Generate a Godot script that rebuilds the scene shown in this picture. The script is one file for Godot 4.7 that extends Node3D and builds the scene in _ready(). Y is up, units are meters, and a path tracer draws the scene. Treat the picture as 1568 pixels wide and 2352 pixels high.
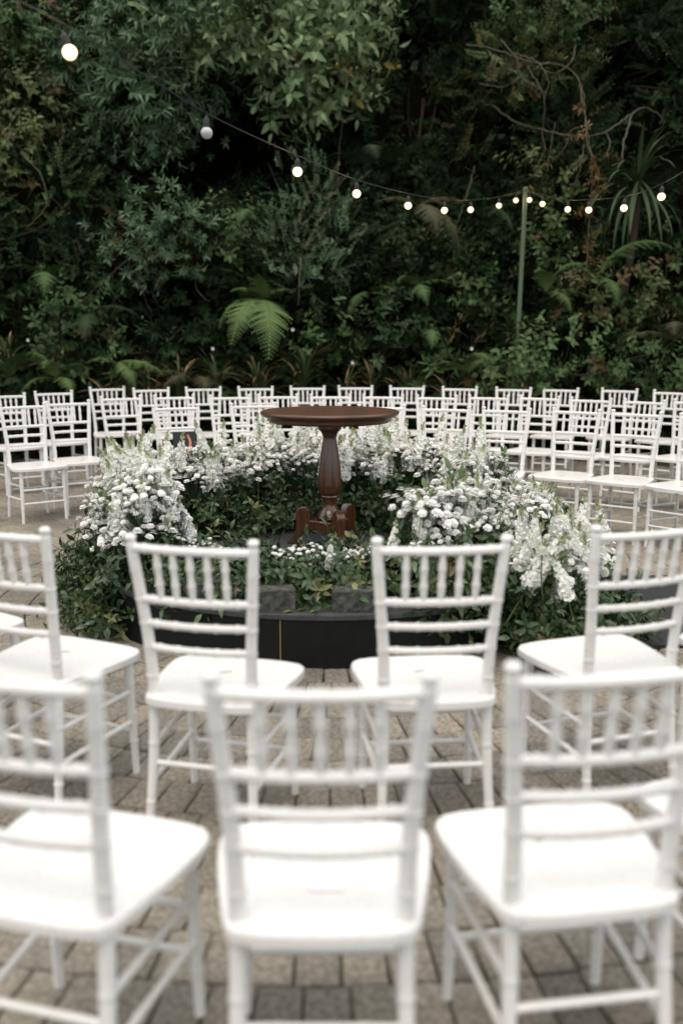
extends Node3D

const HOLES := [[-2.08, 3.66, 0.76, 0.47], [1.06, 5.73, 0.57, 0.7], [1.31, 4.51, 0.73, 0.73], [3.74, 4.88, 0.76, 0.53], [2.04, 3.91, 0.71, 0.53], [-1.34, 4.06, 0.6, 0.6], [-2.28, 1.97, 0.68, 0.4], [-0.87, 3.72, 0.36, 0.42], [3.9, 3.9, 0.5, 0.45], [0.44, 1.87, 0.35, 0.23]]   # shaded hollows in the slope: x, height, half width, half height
var rng := RandomNumberGenerator.new()
var M := {}          # materials
var MM := {}         # shared meshes
const STAGE := Vector3(-0.07, 0, -5.65)
const STAGE_R := 1.33
const STAGE_H := 0.25
const ORD := ["first", "second", "third", "fourth", "fifth", "sixth", "seventh", "eighth", "ninth", "tenth", "eleventh", "twelfth", "thirteenth", "fourteenth"]


# ------------------------------------------------------------------ geometry
class Geo:
	var v := PackedVector3Array()
	var n := PackedVector3Array()
	var c := PackedColorArray()
	var uv := PackedVector2Array()
	var i := PackedInt32Array()

	func p(a: Vector3, na: Vector3, ca := Color.WHITE, ua := Vector2.ZERO) -> int:
		v.append(a); n.append(na); c.append(ca); uv.append(ua)
		return v.size() - 1

	func t(a: int, b: int, d: int) -> void:
		# clockwise from the side the normals point to
		if (v[b] - v[a]).cross(v[d] - v[a]).dot(n[a] + n[b] + n[d]) > 0.0:
			i.append(a); i.append(d); i.append(b)
		else:
			i.append(a); i.append(b); i.append(d)

	func face(a: Vector3, b: Vector3, d: Vector3, e: Vector3, ca := Color.WHITE, out := Vector3.ZERO) -> void:
		var nn := (b - a).cross(d - a)
		if nn.length_squared() < 1e-16:
			nn = (d - a).cross(e - a)
		nn = nn.normalized()
		if out != Vector3.ZERO and nn.dot(out) < 0.0:
			nn = -nn
		var k := p(a, nn, ca, Vector2(0, 0))
		p(b, nn, ca, Vector2(1, 0)); p(d, nn, ca, Vector2(1, 1)); p(e, nn, ca, Vector2(0, 1))
		t(k, k + 1, k + 2); t(k, k + 2, k + 3)

	# a box with bevelled top edges, sides down to y0
	func slab(half: Vector3, bev: float, x: Transform3D, ca := Color.WHITE) -> void:
		var q := []
		for s in [[-1, -1], [1, -1], [1, 1], [-1, 1]]:
			q.append([x * Vector3(s[0] * half.x, -half.y, s[1] * half.z), x * Vector3(s[0] * half.x, half.y - bev, s[1] * half.z), x * Vector3(s[0] * (half.x - bev), half.y, s[1] * (half.z - bev))])
		var mid := x.origin
		face(q[0][2], q[1][2], q[2][2], q[3][2], ca, x.basis.y)
		face(q[0][0], q[1][0], q[2][0], q[3][0], ca, -x.basis.y)
		for k in 4:
			var e: Array = q[k]
			var f: Array = q[(k + 1) % 4]
			var o: Vector3 = (e[1] + f[1]) * 0.5 - mid
			o = o - x.basis.y.normalized() * o.dot(x.basis.y.normalized())
			face(e[0], f[0], f[1], e[1], ca, o)
			face(e[1], f[1], f[2], e[2], ca, o + x.basis.y.normalized() * o.length())

	func tube(pts: Array, rad: Array, sides := 8, ca := Color.WHITE, caps := true, cols := []) -> void:
		var m := pts.size()
		var ref := Vector3.RIGHT
		var d0: Vector3 = (pts[1] - pts[0]).normalized()
		if absf(d0.dot(ref)) > 0.8:
			ref = Vector3.FORWARD
		var base := v.size()
		for k in m:
			var d: Vector3 = (pts[mini(k + 1, m - 1)] - pts[maxi(k - 1, 0)]).normalized()
			var s := d.cross(ref).normalized()
			var u := s.cross(d).normalized()
			ref = u.cross(s) * -1.0 if false else ref
			var dr: float = rad[mini(k + 1, m - 1)] - rad[maxi(k - 1, 0)]
			var dl: float = (pts[mini(k + 1, m - 1)] - pts[maxi(k - 1, 0)]).length()
			var slope := clampf(dr / maxf(dl, 1e-5), -2.0, 2.0)
			var col: Color = cols[k] if cols.size() else ca
			for j in sides + 1:
				var a := TAU * j / sides
				var r := s * cos(a) + u * sin(a)
				p(pts[k] + r * float(rad[k]), (r - d * slope).normalized(), col, Vector2(float(j) / sides, float(k) / (m - 1)))
		for k in m - 1:
			for j in sides:
				var a := base + k * (sides + 1) + j
				t(a, a + 1, a + sides + 2); t(a, a + sides + 2, a + sides + 1)
		if caps:
			for e in 2:
				var k := 0 if e == 0 else m - 1
				if rad[k] < 0.0008:
					continue
				var d: Vector3 = (pts[0] - pts[1]).normalized() if e == 0 else (pts[m - 1] - pts[m - 2]).normalized()
				var col: Color = cols[k] if cols.size() else ca
				var cc := p(pts[k], d, col)
				var first := v.size()
				for j in sides + 1:
					p(v[base + k * (sides + 1) + j], d, col)
				for j in sides:
					t(cc, first + j, first + j + 1)

	# profile: Vector2(radius, height); radius may be shaped by flute
	func lathe(prof: Array, segs := 24, at := Vector3.ZERO, ca := Color.WHITE, flutes := 0, fl0 := 0.0, fl1 := 0.0, depth := 0.0) -> void:
		var m := prof.size()
		var base := v.size()
		for k in m:
			var a: Vector2 = prof[maxi(k - 1, 0)]
			var b: Vector2 = prof[mini(k + 1, m - 1)]
			var tn := (b - a).normalized()
			for j in segs + 1:
				var an := TAU * j / segs
				var r: float = prof[k].x
				if flutes > 0 and prof[k].y > fl0 and prof[k].y < fl1:
					r -= depth * pow(absf(cos(an * flutes * 0.5)), 6.0)
				var o := Vector3(cos(an), 0, sin(an))
				p(at + o * r + Vector3.UP * prof[k].y, (o * tn.y - Vector3.UP * tn.x).normalized() if tn.length() > 0 else o, ca, Vector2(float(j) / segs, float(k) / m))
		for k in m - 1:
			for j in segs:
				var a := base + k * (segs + 1) + j
				t(a, a + 1, a + segs + 2); t(a, a + segs + 2, a + segs + 1)

	# upright slab of a polygon (x,z) between two heights with a small bevel on top
	func plate(poly: PackedVector2Array, y0: float, y1: float, bev := 0.002, ca := Color.WHITE) -> void:
		var cen := Vector2.ZERO
		for q in poly:
			cen += q
		cen /= poly.size()
		var m := poly.size()
		var inner := PackedVector2Array()
		for q in poly:
			var off := (cen - q)
			inner.append(q + off.normalized() * minf(bev * 1.3, off.length() * 0.5))
		var tri := Geometry2D.triangulate_polygon(inner)
		var k0 := v.size()
		for q in inner:
			p(Vector3(q.x, y1, q.y), Vector3.UP, ca)
		for k in range(0, tri.size(), 3):
			t(k0 + tri[k], k0 + tri[k + 1], k0 + tri[k + 2])
		k0 = v.size()
		for q in poly:
			p(Vector3(q.x, y0, q.y), Vector3.DOWN, ca)
		tri = Geometry2D.triangulate_polygon(poly)
		for k in range(0, tri.size(), 3):
			t(k0 + tri[k], k0 + tri[k + 1], k0 + tri[k + 2])
		for k in m:
			var a := poly[k]
			var b := poly[(k + 1) % m]
			var o2 := (a + b) * 0.5 - cen
			var o := Vector3(o2.x, 0, o2.y)
			var ia := inner[k]
			var ib := inner[(k + 1) % m]
			face(Vector3(a.x, y0, a.y), Vector3(b.x, y0, b.y), Vector3(b.x, y1 - bev, b.y), Vector3(a.x, y1 - bev, a.y), ca, o)
			face(Vector3(a.x, y1 - bev, a.y), Vector3(b.x, y1 - bev, b.y), Vector3(ib.x, y1, ib.y), Vector3(ia.x, y1, ia.y), ca, o + Vector3.UP * o.length())

	# one leaf: base, direction, up side, length, width; bend droops the tip; fold lifts the edges
	func leaf(a: Vector3, dir: Vector3, up: Vector3, ln: float, w: float, bend := 0.15, fold := 0.12, ca := Color.WHITE, widest := 0.4) -> void:
		dir = dir.normalized()
		var side := dir.cross(up)
		if side.length_squared() < 1e-6:
			side = dir.cross(Vector3(0.3, 0.2, 0.9))
		side = side.normalized()
		var nn := side.cross(dir).normalized()
		var m1 := a + dir * ln * widest - nn * bend * ln * 0.15
		var m2 := a + dir * ln * 0.75 - nn * bend * ln * 0.5
		var tip := a + dir * ln - nn * bend * ln
		var hw := w * 0.5
		var l1 := m1 + side * hw + nn * fold * w
		var r1 := m1 - side * hw + nn * fold * w
		var l2 := m2 + side * hw * 0.68 + nn * fold * w * 0.6
		var r2 := m2 - side * hw * 0.68 + nn * fold * w * 0.6
		var nl := (nn - side * fold * 2.0).normalized()
		var nr := (nn + side * fold * 2.0).normalized()
		var n2 := (nn + dir * bend).normalized()
		var k := p(a, nn, ca, Vector2(0.5, 0))
		p(l1, nl, ca, Vector2(0, 0.4)); p(m1, nn, ca, Vector2(0.5, 0.4)); p(r1, nr, ca, Vector2(1, 0.4))
		p(l2, (nl + dir * bend).normalized(), ca, Vector2(0.1, 0.75)); p(m2, n2, ca, Vector2(0.5, 0.75)); p(r2, (nr + dir * bend).normalized(), ca, Vector2(0.9, 0.75))
		p(tip, n2, ca, Vector2(0.5, 1))
		t(k, k + 1, k + 2); t(k, k + 2, k + 3)
		t(k + 1, k + 4, k + 5); t(k + 1, k + 5, k + 2)
		t(k + 2, k + 5, k + 6); t(k + 2, k + 6, k + 3)
		t(k + 4, k + 7, k + 5); t(k + 5, k + 7, k + 6)

	# a long strap blade along points
	func blade(pts: Array, w: Array, side: Vector3, cols: Array, fold := 0.1) -> void:
		var m := pts.size()
		var k0 := v.size()
		for k in m:
			var d: Vector3 = (pts[mini(k + 1, m - 1)] - pts[maxi(k - 1, 0)]).normalized()
			var s := (side - d * side.dot(d)).normalized()
			var nn := s.cross(d).normalized()
			if nn.y < 0:
				nn = -nn
			var hw: float = w[k] * 0.5
			p(pts[k] + s * hw + nn * fold * hw, (nn + s * -fold).normalized(), cols[k])
			p(pts[k], nn, cols[k])
			p(pts[k] - s * hw + nn * fold * hw, (nn + s * fold).normalized(), cols[k])
		for k in m - 1:
			var a := k0 + k * 3
			t(a, a + 1, a + 4); t(a, a + 4, a + 3); t(a + 1, a + 2, a + 5); t(a + 1, a + 5, a + 4)

	func mesh() -> ArrayMesh:
		var arr := []
		arr.resize(Mesh.ARRAY_MAX)
		arr[Mesh.ARRAY_VERTEX] = v; arr[Mesh.ARRAY_NORMAL] = n; arr[Mesh.ARRAY_COLOR] = c; arr[Mesh.ARRAY_TEX_UV] = uv; arr[Mesh.ARRAY_INDEX] = i
		var am := ArrayMesh.new()
		am.add_surface_from_arrays(Mesh.PRIMITIVE_TRIANGLES, arr)
		return am


# ------------------------------------------------------------------ scene helpers
var used := {}
func numbered(called: String) -> String:
	var k: int = used.get(called, 0)
	used[called] = k + 1
	return called if k == 0 else "%s_%03d" % [called, k]

func tag(o: Node, label: String, category: String, group := "", kind := "") -> Node:
	if label: o.set_meta("label", label)
	if category: o.set_meta("category", category)
	if group: o.set_meta("group", group)
	if kind: o.set_meta("kind", kind)
	return o

func base(called: String, at: Vector3, turn := 0.0) -> Node3D:
	var o := Node3D.new()
	o.name = numbered(called)
	add_child(o, true)
	o.position = at
	o.rotation.y = turn
	return o

func part(called: String, m: Mesh, mat: Material, parent: Node, x := Transform3D()) -> MeshInstance3D:
	var o := MeshInstance3D.new()
	var ok := "%s/%d" % [called, parent.get_instance_id()]
	var k: int = used.get(ok, 0)
	used[ok] = k + 1
	o.name = called if k == 0 else "%s_%03d" % [called, k]
	o.mesh = m
	o.material_override = mat
	o.transform = x
	parent.add_child(o, true)
	return o

func solo(called: String, m: Mesh, mat: Material, x := Transform3D()) -> MeshInstance3D:
	var o := MeshInstance3D.new()
	o.name = numbered(called)
	o.mesh = m
	o.material_override = mat
	o.transform = x
	add_child(o, true)
	return o

func scatter(called: String, m: Mesh, mat: Material, parent: Node, xs: Array, cols: Array) -> MultiMeshInstance3D:
	var mm := MultiMesh.new()
	mm.transform_format = MultiMesh.TRANSFORM_3D
	mm.use_colors = true
	mm.mesh = m
	mm.instance_count = xs.size()
	for k in xs.size():
		mm.set_instance_transform(k, xs[k])
		mm.set_instance_color(k, cols[k])
	var o := MultiMeshInstance3D.new()
	var ok := "%s/%d" % [called, parent.get_instance_id()]
	var kk: int = used.get(ok, 0)
	used[ok] = kk + 1
	o.name = called if kk == 0 else "%s_%03d" % [called, kk]
	o.multimesh = mm
	o.material_override = mat
	o.set_meta("kind", "stuff")
	parent.add_child(o, true)
	return o

func rf(a: float, b: float) -> float:
	return rng.randf_range(a, b)

func rdir() -> Vector3:
	var z := rf(-1, 1)
	var a := rf(0, TAU)
	var r := sqrt(1 - z * z)
	return Vector3(r * cos(a), z, r * sin(a))

# a frame whose y axis is dir, spun about it
func aim(dir: Vector3, at: Vector3, spin: float, s: float) -> Transform3D:
	var y := dir.normalized()
	var x := y.cross(Vector3.FORWARD if absf(y.z) < 0.9 else Vector3.RIGHT).normalized()
	var z := x.cross(y)
	var b := Basis(x, y, z) * Basis(Vector3.UP, spin)
	return Transform3D(b.scaled_local(Vector3(s, s, s)), at)

func tone(c: Color, k: float) -> Color:
	return Color(c.r * k, c.g * k, c.b * k)

func lin(r: float, g: float, b: float) -> Color:
	return Color(r, g, b).linear_to_srgb()

func mat(c: Color, rough := 0.6, vc := false) -> StandardMaterial3D:
	var m := StandardMaterial3D.new()
	m.albedo_color = c
	m.roughness = rough
	m.vertex_color_use_as_albedo = vc
	return m

func noise_tex(freq: float, lo: Color, hi: Color, sd: int, size := 512, typ := FastNoiseLite.TYPE_SIMPLEX_SMOOTH, oct := 4, normal := false, bump := 4.0) -> NoiseTexture2D:
	var f := FastNoiseLite.new()
	f.noise_type = typ
	f.frequency = freq
	f.seed = sd
	f.fractal_octaves = oct
	var t := NoiseTexture2D.new()
	t.width = size
	t.height = size
	t.seamless = true
	t.noise = f
	if normal:
		t.as_normal_map = true
		t.bump_strength = bump
	else:
		var g := Gradient.new()
		g.set_color(0, lo)
		g.set_color(1, hi)
		t.color_ramp = g
	return t

func tri(m: StandardMaterial3D, s: Vector3, world := true) -> StandardMaterial3D:
	m.uv1_triplanar = true
	m.uv1_world_triplanar = world
	m.uv1_scale = s
	return m


func _ready() -> void:
	rng.seed = 20240611
	view_and_light()
	materials()
	ground()
	hillside()
	stage()
	plants()
	table()
	flowers()
	chairs()
	lights()
	small_things()


func view_and_light() -> void:
	var cam := Camera3D.new()
	cam.name = "camera"
	var ca := CameraAttributesPhysical.new()
	ca.frustum_focus_distance = 5.95
	ca.frustum_focal_length = 23.34
	ca.exposure_aperture = 0.92
	ca.frustum_near = 0.05
	ca.frustum_far = 300.0
	cam.attributes = ca
	add_child(cam)
	cam.position = Vector3(0, 1.495, 0)
	cam.rotation = Vector3(-atan(408.0 / 2287.0), 0, 0)
	cam.fov = rad_to_deg(2.0 * atan(1176.0 / 2287.0))
	cam.near = 0.05
	cam.far = 300.0
	cam.current = true
	var we := WorldEnvironment.new()
	we.name = "environment"
	var e := Environment.new()
	e.background_mode = Environment.BG_SKY
	var sky := Sky.new()
	var ps := ProceduralSkyMaterial.new()
	ps.sky_top_color = Color(0.93, 0.95, 0.97)
	ps.sky_horizon_color = Color(0.62, 0.64, 0.64)
	ps.sky_curve = 0.35
	ps.ground_horizon_color = Color(0.3, 0.3, 0.27)
	ps.ground_bottom_color = Color(0.2, 0.2, 0.17)
	sky.sky_material = ps
	e.sky = sky
	e.tonemap_mode = Environment.TONE_MAPPER_LINEAR
	e.tonemap_exposure = 2.26
	e.sdfgi_enabled = true
	e.ssao_enabled = true
	e.ssil_enabled = true
	we.environment = e
	add_child(we)
	var sun := DirectionalLight3D.new()
	sun.name = "sun"
	sun.light_energy = 0.3
	sun.light_angular_distance = 40.0
	sun.light_color = Color(1.0, 0.97, 0.93)
	sun.shadow_enabled = true
	sun.rotation_degrees = Vector3(-68, -20, 0)
	add_child(sun)


func materials() -> void:
	var m := mat(lin(0.8, 0.79, 0.775), 0.38)
	m.albedo_texture = noise_tex(0.06, Color(0.6, 0.54, 0.46), Color(1, 1, 1), 3, 512, FastNoiseLite.TYPE_SIMPLEX_SMOOTH, 5)
	var gr: Gradient = m.albedo_texture.color_ramp
	gr.set_offset(0, 0.17)
	gr.set_offset(1, 0.235)
	gr.add_point(0.5, Color(0.985, 0.98, 0.975))
	tri(m, Vector3(3, 3, 3), false)
	m.roughness_texture = noise_tex(0.03, Color(0.7, 0.7, 0.7), Color(1, 1, 1), 4)
	M.paint = m
	m = mat(Color(1, 1, 1), 0.85, true)
	m.albedo_texture = noise_tex(0.04, Color(0.6, 0.59, 0.57), Color(1.0, 1.0, 1.0), 5, 512, FastNoiseLite.TYPE_SIMPLEX_SMOOTH, 6)
	m.heightmap_enabled = true
	m.heightmap_texture = noise_tex(0.09, Color.BLACK, Color.WHITE, 6, 512, FastNoiseLite.TYPE_SIMPLEX_SMOOTH, 5)
	m.heightmap_scale = 0.4
	tri(m, Vector3(1.9, 1.9, 1.9))
	M.paver = m
	m = mat(lin(0.085, 0.075, 0.055), 0.95)
	m.albedo_texture = noise_tex(0.02, Color(0.45, 0.5, 0.38), Color(1, 0.97, 0.92), 7, 512, FastNoiseLite.TYPE_SIMPLEX_SMOOTH, 6)
	tri(m, Vector3(0.8, 0.8, 0.8))
	M.joint = m
	m = mat(lin(0.010, 0.0095, 0.006), 1.0)
	m.albedo_texture = noise_tex(0.02, Color(0.5, 0.5, 0.45), Color(1, 1, 1), 8)
	tri(m, Vector3(0.5, 0.5, 0.5))
	m.metallic_specular = 0.0
	M.soil = m
	m = mat(Color(1, 1, 1), 0.45, true)
	m.metallic_specular = 0.24
	m.backlight_enabled = true
	m.backlight = Color(0.25, 0.28, 0.12)
	M.leaf = m
	M.dull_leaf = m.duplicate()
	M.dull_leaf.metallic_specular = 0.06
	M.dull_leaf.roughness = 0.6
	m = mat(Color(1, 1, 1), 0.38, true)
	m.backlight_enabled = true
	m.backlight = Color(0.15, 0.17, 0.08)
	M.gloss_leaf = m
	m = mat(Color(1, 1, 1), 0.6, true)
	m.backlight_enabled = true
	m.backlight = Color(0.5, 0.5, 0.48)
	M.petal = m
	M.bark = tri(mat(lin(0.10, 0.075, 0.05), 0.9), Vector3(4, 4, 4))
	M.bark.albedo_texture = noise_tex(0.03, Color(0.5, 0.48, 0.42), Color(1, 1, 1), 9)
	m = mat(Color(1, 1, 1), 0.42)
	m.albedo_texture = noise_tex(0.03, Color(0.19, 0.196, 0.2), Color(0.27, 0.275, 0.28), 10, 512, FastNoiseLite.TYPE_SIMPLEX_SMOOTH, 6)
	m.roughness_texture = noise_tex(0.02, Color(0.8, 0.8, 0.8), Color(1, 1, 1), 11)
	m.roughness = 0.55
	tri(m, Vector3(1.5, 1.5, 1.5))
	M.slate = m
	m = mat(Color(1, 1, 1), 0.45)
	m.albedo_texture = noise_tex(0.015, lin(0.004, 0.005, 0.005), lin(0.009, 0.010, 0.010), 21, 512, FastNoiseLite.TYPE_SIMPLEX_SMOOTH, 6)
	tri(m, Vector3(1.2, 1.2, 1.2))
	m.metallic_specular = 0.35
	M.panel = m
	m = mat(lin(0.28, 0.2, 0.1), 0.5)
	m.metallic = 0.6
	M.brass = m
	m = mat(Color(1, 1, 1), 0.28)
	m.albedo_texture = noise_tex(0.012, lin(0.028, 0.0105, 0.0045), lin(0.15, 0.05, 0.014), 12, 512, FastNoiseLite.TYPE_SIMPLEX_SMOOTH, 5)
	tri(m, Vector3(9, 0.9, 9), false)
	m.clearcoat_enabled = true
	m.clearcoat = 0.6
	m.clearcoat_roughness = 0.15
	M.wood = m
	m = m.duplicate()
	m.uv1_scale = Vector3(1.0, 9, 8)
	m.roughness = 0.42
	m.clearcoat = 0.2
	M.wood_top = m
	m = mat(lin(0.03, 0.031, 0.032), 0.95)
	m.albedo_texture = noise_tex(0.2, Color(0.75, 0.75, 0.75), Color(1, 1, 1), 14)
	tri(m, Vector3(3, 3, 3))
	M.carpet = m
	m = mat(lin(0.15, 0.148, 0.135), 0.9)
	m.albedo_texture = noise_tex(0.012, Color(0.3, 0.31, 0.3), Color(1, 1, 1), 15, 512, FastNoiseLite.TYPE_SIMPLEX_SMOOTH, 6)
	m.heightmap_enabled = true
	m.heightmap_texture = noise_tex(0.05, Color.BLACK, Color.WHITE, 16)
	m.heightmap_scale = 0.3
	tri(m, Vector3(3, 3, 3))
	M.stone = m
	M.pole = mat(lin(0.075, 0.11, 0.06), 0.6)
	M.black = mat(lin(0.012, 0.012, 0.012), 0.5)
	m = mat(Color(1, 0.95, 0.85), 0.3)
	m.emission_enabled = true
	m.emission = Color(1.0, 0.86, 0.62)
	m.emission_energy_multiplier = 1.0
	M.bulb = m
	M.bulb_off = mat(lin(0.5, 0.5, 0.5), 0.3)


# ------------------------------------------------------------------ ground
func ground() -> void:
	var g := Geo.new()
	g.face(Vector3(-70, -0.012, -70), Vector3(70, -0.012, -70), Vector3(70, -0.012, 40), Vector3(-70, -0.012, 40), Color.WHITE, Vector3.UP)
	tag(solo("ground", g.mesh(), M.joint), "", "", "", "structure")
	var pav := base("pavement", Vector3.ZERO)
	tag(pav, "", "", "", "structure")
	# rings of pavers laid around the stage
	var list := []
	var cam := Vector3(0, 1.48, 0)
	var k := 0
	while true:
		var r0 := STAGE_R - 0.04 + 0.206 * k
		if r0 > 6.75:
			break
		var rm := r0 + 0.1
		var cnt := int(round(TAU * rm / 0.112))
		var off := rf(0, 1.0) if k % 2 == 0 else rf(0, 1.0)
		for j in cnt:
			var a := (j + off) * TAU / cnt
			var q := STAGE + Vector3(sin(a) * rm, 0, cos(a) * rm)
			if q.z > -1.1 or absf(q.x) > 0.52 * absf(q.z) + 0.8:
				continue
			var wid := TAU * rm / cnt
			list.append([q, a, wid, q.distance_squared_to(cam)])
		k += 1
	list.sort_custom(func(a, b): return a[3] < b[3])
	var fn := FastNoiseLite.new()
	fn.seed = 5
	fn.frequency = 0.35
	var tones := []
	for t in 7:
		var w := Color(0.44, 0.385, 0.31).lerp(Color(0.25, 0.225, 0.19), t / 6.0)
		tones.append(w)
	var var_mesh := []
	for t in 7:
		var pg := Geo.new()
		paver(pg, Transform3D(), 0.105, 0.198, tones[t])
		var_mesh.append(pg.mesh())
	var pg := Geo.new()
	var shown := 0
	for e in list:
		var q: Vector3 = e[0]
		var vv := clampf(0.5 + fn.get_noise_2d(q.x * 3.0, q.z * 3.0) * 0.8 + rf(-0.35, 0.35), 0.0, 0.999)
		if q.length() > 4.5:
			vv *= 0.8
		var x := Transform3D(Basis(Vector3.UP, e[1] + rf(-0.012, 0.012)) * Basis(Vector3.RIGHT, rf(-0.012, 0.012)) * Basis(Vector3.BACK, rf(-0.015, 0.015)), q + Vector3(0, rf(-0.003, 0.002), 0))
		if shown < 300 and absf(q.x) < 0.34 * absf(q.z) + 0.1 and q.z < -1.35:
			shown += 1
			x.basis = x.basis.scaled_local(Vector3(e[2] / 0.112, 1, 1))
			part("paver", var_mesh[int(vv * 7)], M.paver, pav, x)
		else:
			paver(pg, x, e[2] - 0.008, 0.198, tones[int(vv * 7)])
	tag(part("far_pavers", pg.mesh(), M.paver, pav), "", "", "", "stuff")

func paver(g: Geo, x: Transform3D, w: float, l: float, c: Color) -> void:
	g.slab(Vector3(w * 0.5, 0.025, l * 0.5), 0.006, x * Transform3D(Basis(), Vector3(0, -0.025, 0)), c)


# ------------------------------------------------------------------ hillside
func hill_d(x: float, h: float) -> float:
	var e := 0.0
	for ho in HOLES:
		e += 1.2 * exp(-1.6 * (pow((x - ho[0]) / ho[2], 2.0) + pow((h - ho[1]) / ho[3], 2.0)))
	return minf(e, 1.5) + 12.75 + 0.42 * h - 0.035 * x * x + 0.25 * sin(x * 1.1 + 0.6) * minf(h, 1.5) / 1.5 + 0.2 * sin(h * 2.3 + x * 0.7)

func hillside() -> void:
	var g := Geo.new()
	var nx := 110
	var ny := 60
	for j in ny + 1:
		var h := -0.1 + 12.0 * pow(float(j) / ny, 1.2)
		for k in nx + 1:
			var x := -13.0 + 26.0 * k / nx
			var xx := clampf(x, -11, 11)
			var d := hill_d(xx, h)
			if j == ny:
				d += 40.0
			g.p(Vector3(x, h, -d), Vector3(0, 0.4, 0.9).normalized())
	for j in ny:
		for k in nx:
			var a := j * (nx + 1) + k
			g.t(a, a + 1, a + nx + 2)
			g.t(a, a + nx + 2, a + nx + 1)
	tag(solo("hillside", g.mesh(), M.soil), "", "", "", "structure")


# ------------------------------------------------------------------ stage
func stage() -> void:
	var s := base("round_stage", STAGE)
	tag(s, "low round platform of black slate panels with pale brass joints under the wooden table", "platform")
	var g := Geo.new()
	g.lathe([Vector2(STAGE_R - 0.03, 0.0), Vector2(STAGE_R - 0.03, STAGE_H - 0.024), Vector2(0.001, STAGE_H - 0.024)], 72)
	part("core", g.mesh(), M.black, s)
	# top tiles
	var circle := PackedVector2Array()
	for k in 96:
		circle.append(Vector2(cos(TAU * k / 96), sin(TAU * k / 96)) * STAGE_R)
	for ix in range(-3, 3):
		for iz in range(-3, 3):
			var x0 := ix * 0.6 + 0.285
			var z0 := iz * 0.6 + 0.1
			var sq := PackedVector2Array([Vector2(x0 + 0.002, z0 + 0.002), Vector2(x0 + 0.598, z0 + 0.002), Vector2(x0 + 0.598, z0 + 0.598), Vector2(x0 + 0.002, z0 + 0.598)])
			for q in Geometry2D.intersect_polygons(sq, circle):
				var tg := Geo.new()
				tg.plate(q, STAGE_H - 0.022, STAGE_H + rf(-0.0006, 0.0006), 0.0015)
				part("tile", tg.mesh(), M.slate, s)
	# riser panels with a brass strip at each joint
	var np := 6
	for k in np:
		var a0 := deg_to_rad(-9.0) + TAU * k / np
		var pg := Geo.new()
		var seg := 18
		var prev := []
		for j in seg + 1:
			var a := a0 + 0.006 + (TAU / np - 0.012) * j / seg
			var o := Vector3(sin(a), 0, cos(a))
			var cur := [o * (STAGE_R - 0.028) + Vector3.UP * 0.0, o * (STAGE_R - 0.006) + Vector3.UP * 0.0, o * (STAGE_R - 0.006) + Vector3.UP * (STAGE_H - 0.026), o * (STAGE_R - 0.028) + Vector3.UP * (STAGE_H - 0.026), o]
			if j > 0:
				var oo: Vector3 = (cur[4] + prev[4]) * 0.5
				var i0 := pg.p(prev[1], prev[4]); pg.p(prev[2], prev[4]); pg.p(cur[1], cur[4]); pg.p(cur[2], cur[4])
				pg.t(i0, i0 + 1, i0 + 3); pg.t(i0, i0 + 3, i0 + 2)
				pg.face(prev[2], cur[2], cur[3], prev[3], Color.WHITE, Vector3.UP)
			if j == 0 or j == seg:
				pg.face(cur[0], cur[1], cur[2], cur[3], Color.WHITE, o.cross(Vector3.UP) * (1.0 if j == seg else -1.0))
			prev = cur
		part("riser_panel", pg.mesh(), M.panel, s)
		var bg := Geo.new()
		bg.slab(Vector3(0.0032, (STAGE_H - 0.03) * 0.5, 0.008), 0.001, Transform3D(Basis(Vector3.UP, a0), Vector3(sin(a0) * (STAGE_R - 0.013), (STAGE_H - 0.026) * 0.5, cos(a0) * (STAGE_R - 0.013))))
		part("brass_joint", bg.mesh(), M.brass, s)


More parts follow.
